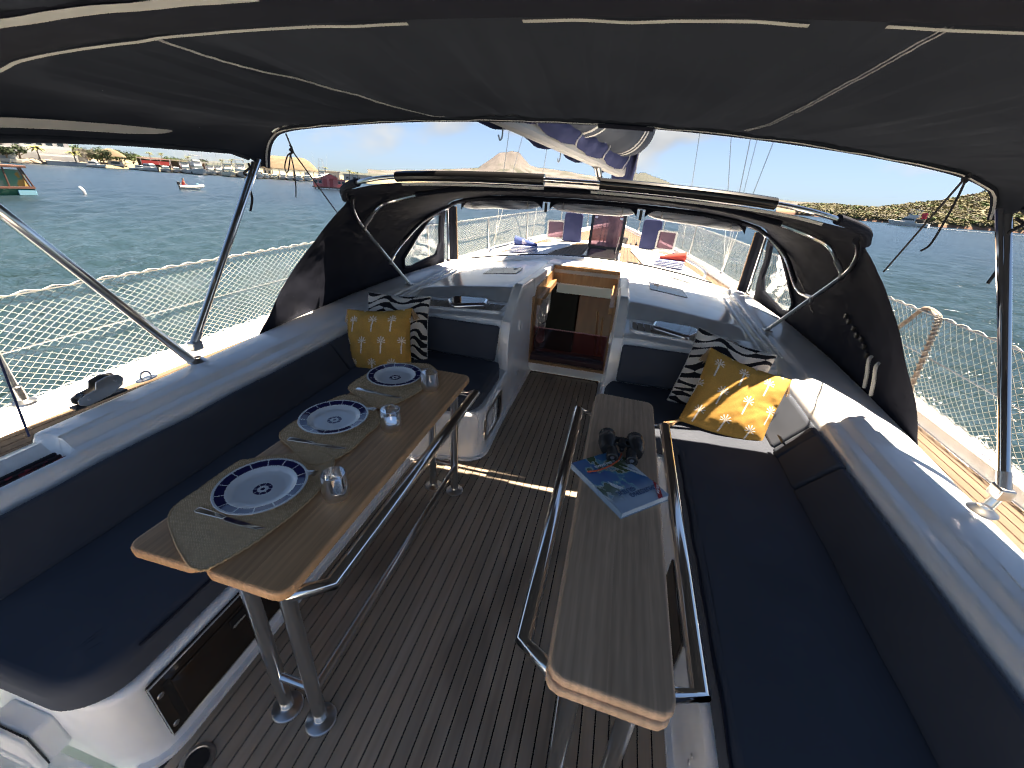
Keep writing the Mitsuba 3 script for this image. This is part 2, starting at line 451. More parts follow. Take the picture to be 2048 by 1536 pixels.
def cover(p, n, uv):
    u, v = uv.x, uv.y                      # u 0..1 across, v 0..1 from the top of the page
    isl = fbm(u * 5 + 2, v * 5 + 7, 3.0, 4)
    sea = mix((0.02, 0.06, 0.26), (0.06, 0.22, 0.40), fbm(u * 3, v * 3, 9.0, 3))
    c = mix(sea, (0.10, 0.30, 0.36), smoothstep(0.50, 0.56, isl))
    c = mix(c, (0.42, 0.44, 0.38), smoothstep(0.57, 0.59, isl))
    c = mix(c, (0.055, 0.095, 0.035), smoothstep(0.60, 0.63, isl))
    top = 1 - smoothstep(0.18, 0.46, v + 0.10 * fbm(u * 4, v * 4, 5.0))
    c = mix(c, (0.36, 0.46, 0.58), top)
    wake = smoothstep(0.58, 0.66, fbm(u * 6 - v * 5, v * 1.6 + u * 2, 6.0, 4)) * smoothstep(0.12, 0.3, v) * (1 - smoothstep(0.55, 0.8, v))
    return mix(c, (0.66, 0.69, 0.70), wake)


mat('m_cover', prin(proc(cover), 0.18, spec=0.55))
mat('m_paper', prin((0.60, 0.62, 0.63), 0.6))
mat('m_ink', prin((0.05, 0.10, 0.22), 0.5))
mat('m_inkwhite', prin((0.72, 0.74, 0.75), 0.5))
mat('m_ribbonred', prin((0.42, 0.025, 0.03), 0.4))
mat('m_spine', prin((0.26, 0.34, 0.42), 0.35))
mat('m_redstrap', prin((0.45, 0.07, 0.02), 0.6))


def seacol(p, n, uv):
    d = dr.sqrt(dr.square(p.x) + dr.square(p.y))
    c = mix((0.014, 0.028, 0.033), (0.010, 0.020, 0.029), smoothstep(12, 70, d))
    return c * (0.8 + 0.4 * fbm(p.x * 0.09, p.y * 0.09, 3.0, 3))


def ripple(p, n, uv):
    return 0.12 * fbm(p.x * 1.7 + 0.5 * p.y, p.y * 2.3, 1.0, 4) + 0.022 * noise(p.x * 14, p.y * 17, 2.0)


mat('m_sea', bump(prin(proc(seacol), 0.10, two=False, spec=0.42), ripple, 0.02))

# ================================================================== THE YACHT (large structure first)
Y = thing('sailing_yacht', 'white sailing yacht with teak decks, seen from her own cockpit towards the bow', 'yacht')

EDGE = np.array([(-2.2, 2.22), (-1.0, 2.30), (0, 2.33), (1.5, 2.355), (3, 2.32), (4.5, 2.19), (5.8, 2.01), (7.3, 1.82), (8.9, 1.545), (10.1, 1.26), (12, .76), (13.2, .48), (14, .24), (14.7, .03)])
COAM = np.array([(-1.5, 1.64), (.7, 1.655), (1.5, 1.70), (2.0, 1.735), (2.4, 1.76), (3.0, 1.785), (3.8, 1.77), (4.4, 1.71), (4.9, 1.64)])
edge_x = lambda y: np.interp(y, EDGE[:, 0], EDGE[:, 1])
coam_x = lambda y: np.interp(y, COAM[:, 0], COAM[:, 1])
DECK = 0.44

# hull
ys = np.concatenate([np.linspace(-2.2, 12, 40), np.linspace(12.3, 14.7, 12)])
rows = []
for y in ys:
    e = edge_x(y) + 0.02
    zs = np.array([.50, .44, .2, -.1, -.5, -1.0, -1.5])
    flare = np.array([1, 1, .995, .985, .96, .90, .6])
    bow = np.clip((y - 9) / 5.7, 0, 1)
    sec = [(e * (1 - (1 - f) * (1 + 1.2 * bow)), y - 0.10 * (0.5 - z) * bow, z) for f, z in zip(flare, zs)]
    rows.append([(-a, b, c) for a, b, c in sec[::-1]] + [(a, b, c) for a, b, c in sec])
P_ = np.array(rows)
h_ = P_.shape[1] // 2
obj('hull', cat_([grid_mesh(P_[:, :h_], flip=True), grid_mesh(P_[:, h_:], flip=True), grid_mesh(np.stack([P_[0, :h_][::-1], P_[0, h_:]], 0))]), 'm_gel', Y)

# deck sheet, with the cockpit cut out of it
outline = Polygon([(-edge_x(y), y) for y in ys] + [(edge_x(y), y) for y in ys[::-1]])
cockpit = sbox(-1.5, -2.0, 1.5, 6.4)
dk = obj('deck', prism(outline.difference(cockpit), DECK - .02, DECK), 'm_nonskid', Y, smooth=False)
# teak laid on the side decks and the foredeck, plank by plank
foot = Polygon([(-coam_x(y) - .05, y) for y in np.linspace(-2.2, 4.7, 24)] + [(-1.60, 4.9), (-1.55, 6.0), (-1.28, 7.5), (-.9, 8.6), (-.45, 9.2), (.45, 9.2), (.9, 8.6), (1.28, 7.5), (1.55, 6.0), (1.60, 4.9)] + [(coam_x(y) + .05, y) for y in np.linspace(4.7, -2.2, 24)])
teak = outline.buffer(-.135).difference(foot)


def planks(area, pitch, gap, z0, z1, m, parent, x0=-3.0, name='plank', minarea=.002, maxn=300):
    k = 0
    a0, b0, a1, b1 = area.bounds
    i0 = int((a0 - x0) // pitch)
    while x0 + i0 * pitch < a1:
        s = area.intersection(sbox(x0 + i0 * pitch + gap / 2, b0 - 1, x0 + (i0 + 1) * pitch - gap / 2, b1 + 1))
        for g in getattr(s, 'geoms', [s]):
            if g.geom_type == 'Polygon' and g.area > minarea:
                obj(name, prism(g, z0, z1), m, parent, smooth=False); k += 1
        i0 += 1
    return k


obj('caulking', prism(teak, DECK, DECK + .003), 'm_caulk', dk, smooth=False)
planks(teak, .052, .0055, DECK + .001, DECK + .008, 'm_deckteak', dk)

# toe rail: a white bulwark round the deck edge
ye = np.linspace(-2.2, 14.65, 90)
sec = [(-.11, .44), (-.105, .50), (-.09, .512), (-.01, .515), (.012, .50), (.02, .44)]
for sgn in (-1, 1):
    Pm = np.array([[(sgn * (edge_x(y) + a), y, z) for a, z in sec] for y in ye])
    obj('toe_rail', grid_mesh(Pm, flip=sgn < 0), 'm_gel', Y)

# ------------------------------------------------ cockpit sole
half = [(.735, -1.98), (.735, 1.86)]
for a in np.linspace(0, math.pi / 2, 6)[1:]:
    half.append((.735 - .11 + .11 * math.cos(a), 1.86 + .11 * math.sin(a)))
half += [(.55, 1.985), (.46, 2.0)]
for a in np.linspace(0, math.pi / 2, 7)[1:]:
    half.append((.46 - .135 * math.sin(a), 2.135 - .135 * math.cos(a)))
half += [(.319, 2.5), (.318, 3.42), (.29, 3.47)]
SOLE = Polygon(half + [(-a, b) for a, b in half[::-1]])
sl = obj('cockpit_sole', prism(SOLE.buffer(.02), -.02, -.004), 'm_caulk', Y, smooth=False)
inner = SOLE.buffer(-.004)
core = Polygon([(x, y) for x, y in SOLE.exterior.coords]).intersection(sbox(-1, -1.98, 1, 3.425)).buffer(-.001)
margins = inner.difference(sbox(-1, -2.5, 1, 3.43))
collar = []
for s in (-1, 1):
    ringc = Polygon([(s * x, y) for x, y in ((.735, 1.80), (.735, 1.97), (.55, 1.99), (.33, 2.0), (.319, 2.6), (.30, 2.6), (.28, 2.1), (.40, 1.925), (.62, 1.90), (.66, 1.80))]).buffer(.02).buffer(-.02)
    collar.append(ringc.intersection(inner))
cu = shapely.union_all(collar)
planks(core.difference(cu.buffer(.004)), .046, .0048, -.006, 0, 'm_sole', sl)
for g in [margins] + list(getattr(cu, 'geoms', [cu])):
    for q in getattr(g, 'geoms', [g]):
        if q.area > .002:
            for piece in getattr(q.difference(LineString([(-.5, 1.8), (-.5, 2.2)]).buffer(.0025)).difference(LineString([(-.31, 2.12), (-.2, 2.11)]).buffer(.0025)), 'geoms', [q]):
                obj('plank', prism(piece, -.006, 0), 'm_sole', sl, smooth=False)
dr_ = obj('drain', lathe([(.0, .001), (.034, .001), (.036, .004), (.046, .005), (.048, .0), (.048, -.01)], 28), 'm_steel', Y, tw=T().translate([-.655, .362, .002]))
obj('hole', lathe([(0, .0), (.032, .0)], 24), 'm_dark', dr_, tw=T().translate([-.655, .362, .0045]))

# ------------------------------------------------ seat bases
obj('aft_deck', cat_([bx(-1.5, -.738, -2.0, .27, -.02, -.002), bx(.738, 1.5, -2.0, .27, -.02, -.002), bx(-2.2, 2.2, -2.2, -2.0, -.3, .44)]), 'm_gel', Y, smooth=False)  # unseen pale deck astern, added to bounce sunlight into the cockpit
def seatpoly(s):
    pts = [(s * 1.42, .29), (s * .86, .29)]
    for a in np.linspace(0, math.pi / 2, 6):
        pts.append((s * (.745 + .11 - .11 * math.sin(a)), .29 + .11 - .11 * math.cos(a)))
    pts += [(s * x, y) for x, y in half[1:-3]] + [(s * .338, 2.5), (s * .345, 2.80), (s * 1.42, 2.80)]
    p = Polygon(pts)
    return p if p.is_valid else p.buffer(0)


for s in (-1, 1):
    sp = seatpoly(s)
    k = obj('seat_base', pad(sp, -.01, .335, r=.025, rb=.001, n=260), 'm_gel', Y)
    # a low fillet where the seat front meets the sole
    toe = sp.buffer(.020).intersection(sbox(-.8, .2, .8, 3.0)).difference(sp.buffer(-.01))
    obj('toe_kick', prism(toe, -.004, .014), 'm_gel', k, smooth=False)

# smoked locker panel in the port seat front
lk = obj('locker_panel', bx(-.742, -.728, .375, 1.42, .075, .312, .004), 'm_smoked', Y)
obj('door', bx(-.7285, -.722, .425, 1.375, .095, .272, .003), 'm_smoked', lk)
obj('gap', bx(-.7279, -.7268, .405, .425, .085, .285), 'm_dark', lk)
hd = obj('handle', bx(-.7225, -.7175, .612, .672, .222, .262, .002), 'm_blackgloss', lk)
obj('pull', bx(-.719, -.7155, .618, .666, .224, .232, .0015), 'm_chrome', lk)
for y, z in ((.392, .255), (.392, .11)):
    obj('screw', xf(lathe([(0, .003), (.008, .002), (.010, 0)], 16), ry=90, t=(-.7275, y, z)), 'm_steel', lk)
obj('edge_trim', tube([(-.729, .375, .075), (-.729, 1.42, .075), (-.729, 1.42, .312), (-.729, .375, .312)], .0035, 6, closed=True), 'm_steel', lk)
# white shore-power flap on the end of the port seat
ob = obj('socket_box', bx(-1.16, -1.0, .235, .292, .06, .20, .012), 'm_white', Y)
obj('lid', bx(-1.165, -.995, .215, .232, .055, .205, .01), 'm_white', ob)
obj('latch', bx(-1.14, -1.03, .208, .218, .07, .10, .004), 'm_white', ob)
obj('gasket', bx(-1.158, -1.002, .2315, .2355, .062, .198), 'm_black', ob)
# framed opening in the port seat's inboard face
fr = obj('locker_opening', prism(rpoly([(2.10, .075), (2.50, .075), (2.50, .30), (2.10, .30)], .06).difference(rpoly([(2.14, .105), (2.465, .105), (2.465, .27), (2.14, .27)], .04)), 0, .014), 'm_chrome', Y,
         tw=T([[0, 0, 1, -.338], [1, 0, 0, 0], [0, 1, 0, 0], [0, 0, 0, 1]]))
obj('recess', bx(-.336, -.333, 2.13, 2.475, .10, .275), 'm_dark', fr)
obj('panel', bx(-.334, -.3305, 2.14, 2.30, .105, .27), 'm_cabin', fr)
obj('panel', bx(-.334, -.3308, 2.36, 2.40, .105, .27), 'm_grey', fr)
# smoked recess in the starboard seat front
obj('locker_recess', bx(.727, .7365, .98, 1.34, .07, .26, .004), 'm_smoked', Y)
for z in (.20, .235):
    obj('screw', xf(lathe([(0, .004), (.006, .003), (.008, 0)], 14), ry=-90, t=(.734, .68, z)), 'm_chrome', Y)

# ------------------------------------------------ coamings
def coaming(s):
    out = []
    y = np.concatenate([np.linspace(-2.0, .78, 10), np.linspace(.80, 4.9, 50)])
    rows = []
    for yy in y:
        o = coam_x(yy)
        ch = (s < 0 and yy < .79)
        f = smoothnp(2.0, 3.2, yy)
        b = .05 * (1 - f)
        sec = [(1.40, .30), (1.405, .585), (1.415, .618), (1.432, .638), (1.452, .646), (1.470, .645), (1.485, .650), (1.50, .668), (1.515, .679), (1.55, .683)]
        if ch:
            sec = sec[:5] + [(1.462, .641), (1.475, .628), (1.485, .604), (1.50, .598), (1.55, .598)]
            sec += [(o - .14, .598), (o - .10, .60), (o - .09, .625), (o - .06, .655), (o - .02, .648), (o + .015, .62), (o + .035, .52), (o + .045, .42)]
        else:
            sec += [(o - .13, .687), (o - .10, .687), (o - .06, .686), (o - .02, .678), (o - .002, .668), (o + .018, .64), (o + .035, .54), (o + .045, .42)]
        rows.append([(s * a, yy, z) for a, z in sec])
    P = np.array(rows)
    return grid_mesh(P, flip=s < 0)


def smoothnp(a, b, x):
    t = np.clip((x - a) / (b - a), 0, 1)
    return t * t * (3 - 2 * t)


CO = [obj('coaming', coaming(s), 'm_gel', Y, smooth=38) for s in (-1, 1)]

# ------------------------------------------------ bulkhead, ledges and after coachroof, one side at a time
PROF = [(2.79, .20), (2.70, .33), (2.715, .52), (2.735, .63), (2.752, .672), (2.768, .692), (2.79, .702), (2.84, .706), (3.13, .716), (3.150, .720), (3.165, .732), (3.31, .793), (3.325, .800), (3.36, .803), (3.6, .800), (3.95, .792), (4.3, .785), (4.6, .772), (4.95, .757), (5.05, .754), (5.10, .735)]


def side_z(y, z, x):
    c = .05 if y < 3.16 else .05 + .045 * min(1, (y - 3.16) / .16)
    t = np.clip((abs(x) - .43) / .87, 0, 1.4)
    return z - (c * t ** 1.35 if z > .66 else 0)


for s in (-1, 1):
    xs = np.concatenate([[.43], np.linspace(.46, 1.27, 14), [1.30, 1.315, 1.33, 1.40]])
    rows = []
    for (y, z) in PROF:
        r = []
        for x in xs:
            zz = side_z(y, z, x)
            if x > 1.29 and y > 3.2:
                zz = min(zz, {1.30: .702, 1.315: .685, 1.33: .662, 1.40: .652}[round(float(x), 3)] - .012 * max(0, y - 3.3) * 0)
            elif x > 1.29 and y > 2.7 and z > .6:
                zz = min(zz, .662)
            r.append((s * x, y + .0 * x, zz))
        rows.append(r)
    k = obj('coachroof', grid_mesh(np.array(rows), flip=s < 0), 'm_gel', Y, smooth=24)
    # gutter mouldings along the outer edge
    for j, (xx, zz, rr) in enumerate(((1.345, .668, .011), (1.405, .672, .009), (1.45, .678, .007))):
        obj('moulding', tube(catmull([(s * (xx + .02 * (y - 3.2)), y, zz + .004 * (y - 3)) for y in (2.86, 3.3, 3.9, 4.5, 4.8)], 6), rr, 8), 'm_gel', k)
    # recessed tray with teak strips and its raised lip
    tray = rpoly([(s * .475, 2.865), (s * 1.22, 2.865), (s * 1.235, 3.06), (s * 1.10, 3.13), (s * .475, 3.135)], .05)
    zt = lambda x: side_z(2.95, .709, x)
    def on_tray(m, dz):
        m.vertices[:, 2] += np.array([zt(x) for x in m.vertices[:, 0]]) + dz
        return m
    tr = obj('tray', on_tray(prism(tray, 0, .002), .0015), 'm_caulk', k, smooth=False)
    c = 0
    for i in range(16):
        xa = .475 + i * .048
        g = tray.buffer(-.012).intersection(sbox(min(s * xa, s * (xa + .044)), 2.7, max(s * xa, s * (xa + .044)), 3.3))
        if g.area > .0015 and g.geom_type == 'Polygon':
            obj('plank', on_tray(prism(g, 0, .004), .0015), 'm_sole', tr, smooth=False)
    lp = np.array(tray.exterior.coords)[:-1]
    obj('lip', tube(np.array([(x, y, zt(x) + .006) for x, y in lp]), .012, 8, closed=True), 'm_gel', k)
    # instrument pod: chromed rim, dark glass
    pd = [(s * .61, 2.955), (s * .86, 2.845), (s * .955, 3.02), (s * .94, 3.13), (s * .64, 3.125)]
    pod = Polygon(pd).convex_hull.buffer(-.05).buffer(.05)
    ctr = pod.centroid
    pk = obj('instrument_pod', on_tray(pad(pod, 0, .036, r=.018, rb=.004, n=90), .004), 'm_chrome', k)
    obj('glass', on_tray(pad(pod.buffer(-.022), .034, .0385, r=.002, rb=.001, n=70), .004), 'm_smoked', pk)
    # flush deck light
    hq = [(s * .632, 3.96), (s * .966, 3.945), (s * .952, 4.26), (s * .632, 4.275)]
    m = prism(rpoly(hq, .012), 0, .004)
    m.vertices[:, 2] += np.array([side_z(4.1, .792, x) for x in m.vertices[:, 0]]) + .0015
    kk = obj('deck_light', m, 'm_smoked', k, smooth=False)
    obj('latch', bx(s * .70 - .02, s * .70 + .02, 4.20, 4.225, .778, .789, .003), 'm_chrome', kk)
    # inboard wall of the companionway well with the hand-hold fairing along its top
    yy = np.array([2.045, 2.06, 2.5, 2.66, 2.70, 2.715, 2.735, 2.76, 2.80, 2.86, 2.93, 3.0, 3.06, 3.10, 3.14, 3.3, 3.525])
    top = np.array([.30, .32, .325, .33, .34, .52, .63, .685, .70, .742, .79, .84, .872, .884, .884, .872, .858])
    rows = []
    for y, t in zip(yy, top):
        lo = np.interp(y, [2.04, 2.2], [.37, .318])
        wob = .012 if y < 2.12 else 0
        rows.append([(s * (.318 + wob), y, -.003), (s * (.325 + wob), y, .012), (s * (.338 + wob), y, .016), (s * (.344 + wob), y, .035), (s * .350, y, min(.30, t)), (s * .358, y, max(min(.30, t), t - .05)), (s * .361, y, max(.30 if t > .3 else t, t - .012)), (s * .370, y, t), (s * .425, y, t + .001), (s * .436, y, t - .012), (s * .441, y, t - .2)])
    obj('well_wall', grid_mesh(np.array(rows), flip=s > 0), 'm_gel', k, smooth=35)
    lt = obj('courtesy_light', xf(lathe([(0, .012), (.030, .012), (.036, .016), (.044, .012), (.046, 0)], 32), ry=-90 * s, s=(1, .75, 1), t=(s * .356, 3.02, .585)), 'm_white', k)
    obj('glass', xf(lathe([(0, .002), (.022, .001), (.028, 0)], 24), ry=-90 * s, t=(s * .344, 3.02, .585)), 'm_grey', lt)
    obj('padeye', tube([(s * .350, 2.995, .21), (s * .335, 2.995, .215), (s * .332, 2.995, .195), (s * .335, 2.995, .175), (s * .350, 2.995, .18)], .005, 8), 'm_chrome', k)

# ------------------------------------------------ companionway
cw = obj('companionway', bx(-.352, .352, 3.50, 3.56, -.005, .115, .008), 'm_gel', Y)
obj('sill', bx(-.335, .335, 3.485, 3.585, .1155, .165, .006), 'm_purple', cw)
obj('sill', bx(-.31, .31, 3.55, 3.62, .1655, .19, .005), 'm_purple', cw)
obj('sill_trim', bx(-.345, .345, 3.478, 3.4985, .085, .112, .004), 'm_trimwood', cw)
wb = obj('washboard', bx(-.331, .331, 3.545, 3.5465, .166, .41), 'm_acrylic', cw, smooth=False)
obj('edge', bx(-.331, .331, 3.540, 3.552, .4105, .4165), 'm_acrylic_edge', wb)
for s in (-1, 1):
    obj('jamb', bx(s * .338, s * .364, 3.48, 3.53, .08, .70, .006), 'm_trimwood', cw)
    obj('jamb', bx(s * .336, s * .352, 3.575, 3.625, .10, .72, .004), 'm_trimwood', cw)
    obj('jamb', bx(s * .3525, s * .362, 3.532, 3.58, .10, .765, .002), 'm_gel', cw)
    # side of the sliding hatch opening: gelcoat edge, then timber
    obj('coaming_side', grid_mesh(np.array([[(s * .352, y, .30), (s * .352, y, z - .045), (s * .352, y, z), (s * .40, y, z + .006), (s * .435, y, z - .005)] for y, z in ((3.52, .855), (3.7, .842), (4.1, .824), (4.53, .805))]), flip=s > 0), 'm_gel', cw)
    obj('hatch_slide', bx(s * .340, s * .3515, 3.60, 4.52, .66, .765, .003), 'm_trimwood', cw)
    obj('lintel', bx(s * .30, s * .342, 3.60, 4.50, .60, .662, .004), 'm_trimwood', cw)
gz = [(4.53, .80), (4.545, .812), (4.7, .806), (4.95, .79), (5.05, .775)]
obj('hatch_garage', grid_mesh(np.array([[(-.44, y, z - .03), (-.43, y, z), (0, y, z + .012), (.43, y, z), (.44, y, z - .03)] for y, z in gz]), flip=True), 'm_gel', cw)
obj('hatch_edge', bx(-.345, .345, 4.518, 4.535, .765, .803, .006), 'm_trimwood', cw)
obj('hatch_edge', bx(-.345, .345, 4.522, 4.538, .725, .764, .002), 'm_sailwhite', cw)
obj('lintel', bx(-.345, .345, 4.54, 4.57, .615, .724, .004), 'm_trimwood', cw)
# the saloon below
room = bx(-1.15, 1.15, 3.63, 6.3, -1.25, .60)
room.update_faces(~((room.face_normals[:, 2] > .5) | (room.face_normals[:, 1] < -.5)))
rf_ = trimesh.Trimesh(*[np.array(a) for a in (room.vertices, room.faces)], process=False); rf_.invert()
cb = obj('saloon', rf_, 'm_cabin', Y, smooth=False)
obj('deckhead', prism(sbox(-1.15, 3.63, 1.15, 6.3).difference(sbox(-.342, 3.62, .342, 4.55)), .595, .61), 'm_white', cb, smooth=False)
obj('headlining', bx(-.40, .40, 5.30, 5.32, .32, .56, .005), 'm_white', cb)
obj('bulkhead', bx(-1.1, -.12, 5.35, 5.40, -1.2, .58, .004), 'm_dark', cb)
obj('bulkhead', bx(-.10, 1.1, 5.36, 5.41, -1.2, .58, .004), 'm_cabin', cb)
obj('chart_table', bx(-1.1, -.45, 4.3, 5.1, -.5, -.42, .01), 'm_cabin', cb)
for i in range(4):
    obj('step', bx(-.28, .28, 3.64 + .17 * i, 3.82 + .17 * i, -.10 - .27 * i, -.07 - .27 * i, .004), 'm_cabin', cb)
obj('grab_rail', cat_([cyl((.25, 3.72, .05), (.20, 3.95, .52), .012), cyl((.29, 3.9, .02), (.25, 4.1, .42), .012), cyl((.255, 3.74, .16), (.31, 3.74, .16), .008)]), 'm_trimwood', cb)

# ------------------------------------------------ forward coachroof
secs = [(5.0, 1.36, 1.62, .748), (5.10, 1.33, 1.60, .752), (6.0, 1.20, 1.53, .745), (7.0, 1.02, 1.35, .722), (7.8, .84, 1.16, .69), (8.5, .60, .92, .63), (8.95, .38, .65, .55), (9.2, .25, .45, .445)]
rows = []
for (y, wt, wb_, z) in secs:
    edge_drop = .055
    half_s = [(0, z), (wt * .5, z - .012), (wt * .85, z - .035), (wt, z - edge_drop), (wt + (wb_ - wt) * .15, z - edge_drop - .02), (wb_ - .02, DECK + .03 if z > .47 else z - .03), (wb_, DECK - .01)]
    rows.append([(-a, y, b) for a, b in half_s[::-1]] + [(a, y, b) for a, b in half_s[1:]])
cf = obj('forward_coachroof', grid_mesh(np.array(rows), flip=True), 'm_gel', Y, smooth=22)
rz_ = lambda x, y: float(np.interp(y, [s_[0] for s_ in secs], [s_[3] for s_ in secs])) - .06 * (abs(x) / 1.25) ** 1.6


def drape(m, dz):
    m.vertices[:, 2] += np.array([rz_(x, y) for x, y in m.vertices[:, :2]]) + dz
    return m


def dense(poly, z0, z1, step=.25):
    """prism cut into short lengths so that it can follow the crown of the roof"""
    m = prism(poly, z0, z1)
    v, f = trimesh.remesh.subdivide_to_size(m.vertices, m.faces, step)
    return trimesh.Trimesh(v, f, process=False)


tk = rpoly([(-.64, 5.45), (.60, 5.45), (.47, 7.2), (-.40, 7.2)], .05)
hatchhole = sbox(-.16, 5.2, .32, 6.35)
cau = obj('teak_panel', drape(dense(tk.difference(hatchhole), 0, .003), .002), 'm_caulk', cf, smooth=False)
a0, b0, a1, b1 = tk.bounds
for i in range(26):
    g = tk.difference(hatchhole).intersection(sbox(a0 + i * .05, b0, a0 + i * .05 + .0445, b1))
    for q in getattr(g, 'geoms', [g]):
        if q.geom_type == 'Polygon' and q.area > .003:
            obj('plank', drape(dense(q, 0, .006, .5), .003), 'm_deckteak', cau, smooth=False)
for pts in ([(-1.17, 5.16), (-.70, 5.42), (-.42, 6.65), (-.93, 6.62)], [(1.19, 5.18), (.62, 5.44), (.46, 6.72), (1.02, 6.80)]):
    hp = rpoly(pts, .06)
    pk = obj('sun_platform', drape(dense(hp, 0, .018), .003), 'm_nonskid', cf, smooth=False)
    e_ = np.array(hp.exterior.coords)[:-1]
    obj('lip', tube(np.array([(x, y, rz_(x, y) + .022) for x, y in e_]), .012, 8, closed=True), 'm_gel', pk)
# curved spray coaming with its black track
arcp = lambda off, z: [(x, 5.36 + off - .30 * (abs(x) / 1.0) ** 2.0 * (1 if abs(x) < 1.2 else 1.02), z - .055 * (abs(x) / 1.3) ** 2) for x in np.linspace(-1.46, 1.46, 40)]
obj('spray_coaming', tube(arcp(-.09, .765), .030, 10), 'm_gel', cf)
for (a, b) in ((-1.42, -.56), (-.42, .30), (.36, 1.36)):
    pp = [p for p in arcp(.0, .775) if a <= p[0] <= b]
    obj('track', grid_mesh(np.array([[(x, y - .022, z + .012), (x, y - .02, z + .022), (x, y + .02, z + .022), (x, y + .022, z + .012)] for x, y, z in pp]), flip=True), 'm_black', cf)
# forward hatch standing open
hb = obj('deck_hatch', drape(pad(rpoly([(-.15, 5.36), (.30, 5.36), (.30, 6.2), (-.13, 6.2)], .04), 0, .05, r=.012), .004), 'm_blackgloss', cf)
lid_t = T().translate([.085, 6.24, .775]).rotate([1, 0, 0], -9)
obj('lid_frame', prism(rpoly([(-.235, 0), (.235, 0), (.235, .50), (-.235, .50)], .04).difference(rpoly([(-.20, .04), (.20, .04), (.20, .46), (-.20, .46)], .03)), -.018, .018), 'm_blackgloss', hb, tw=lid_t @ T().rotate([1, 0, 0], 90))
obj('pane', prism(rpoly([(-.202, .038), (.202, .038), (.202, .462), (-.202, .462)], .03), -.003, .003), 'm_pinklid', hb, smooth=False, tw=lid_t @ T().rotate([1, 0, 0], 90))
for sx in (-.17, .17):
    obj('catch', bx(sx - .02, sx + .02, -.045, -.019, .40, .43, .005), 'm_chrome', hb, tw=lid_t)
obj('strut', cyl((.25, 5.75, .80), (.27, 6.22, .96), .008), 'm_black', hb)
# two small side hatches, lids up
for (x, y, r0) in ((-.80, 7.35, 14), (.98, 7.30, -16)):
    sh = obj('side_hatch', bx(x - .17, x + .17, y - .02, y + .30, rz_(x, y) + .002, rz_(x, y) + .03, .006), 'm_grey', cf)
    tt = T().translate([x, y, rz_(x, y) + .04]).rotate([0, 0, 1], r0).rotate([1, 0, 0], 78)
    obj('lid_frame', prism(rpoly([(-.15, 0), (.15, 0), (.15, .30), (-.15, .30)], .03).difference(rpoly([(-.125, .025), (.125, .025), (.125, .275), (-.125, .275)], .02)), -.01, .01), 'm_grey', sh, tw=tt)
    obj('pane', prism(rpoly([(-.126, .024), (.126, .024), (.126, .276), (-.126, .276)], .02), -.002, .002), 'm_pinklid', sh, smooth=False, tw=tt)
# grab rails, winch and windlass on the foredeck
for s in (-1, 1):
    obj('grab_rail', tube(catmull([(s * 1.30, 5.25, .70), (s * 1.30, 5.30, .765), (s * 1.22, 5.9, .765), (s * 1.08, 6.7, .75), (s * 1.07, 6.75, .69)], 6), .012, 8), 'm_chrome', cf)
obj('windlass', cat_([xf(lathe([(0, .22), (.05, .22), (.07, .19), (.05, .12), (.09, .03), (.10, 0)], 20), t=(.35, 8.9, .46)), bx(.2, .5, 8.7, 9.2, .45, .53, .02)]), 'm_black', Y)
for (x, y) in ((-1.0, 8.4), (1.18, 8.2), (.5, 9.6), (.62, 9.9)):
    obj('cleat', cat_([bx(x - .02, x + .02, y - .04, y + .04, .445, .48, .008), bx(x - .015, x + .015, y - .13, y + .13, .475, .495, .008)]), 'm_black', Y)

# ------------------------------------------------ mast, rigging
MX, MY = .155, 7.12
mprof = np.array([(.10 * math.cos(a), .15 * math.sin(a)) for a in np.linspace(0, 2 * math.pi, 24, endpoint=False)])
zz_ = [.66, 3, 8, 16]
obj('mast', grid_mesh(np.array([[(MX + a, MY + b, z) for a, b in mprof] for z in zz_]), closed_v=True, flip=True), 'm_grey', Y)
obj('mast_collar', bx(MX - .24, MX + .16, MY - .22, MY + .22, .70, .745, .02), 'm_chrome', Y)
for (a, b) in ((-.20, .02), (-.13, -.16), (.02, -.2), (.13, -.14)):
    obj('halyard', cyl((MX + a, MY + b, .73), (MX + a * .5, MY + b * .5, 2.4), .008, 6), 'm_rope', Y)


def shroud(p0, p1, r=.006, m='m_steel'):
    p0, p1 = np.array(p0, float), np.array(p1, float)
    k = obj('shroud', cyl(p0, p0 + (p1 - p0) * 1.0, r, 6), m, Y)
    return k


for s, b in ((-1, (-1.90, 7.40)), (1, (1.92, 7.22))):
    a0 = np.array([b[0], b[1], .47])
    shroud(a0, (MX + s * 1.15, MY - .2, 8.0))
    shroud(a0 + [-.02 * s, -.14, 0], (MX + s * .12, MY - .1, 8.0), .005)
    obj('turnbuckle', cyl(a0, a0 + (np.array([MX + s * 1.15, MY - .2, 8.0]) - a0) * .05, .014, 10), 'm_chrome', Y)
shroud((-1.50, 8.75, .47), (MX, MY, 14))
shroud((1.50, 9.2, .47), (MX, MY, 14))
shroud((1.62, 5.9, .70), (2.2, 4.9, 9), .004)
shroud((1.86, 6.9, .50), (1.52, 6.6, 9), .004)

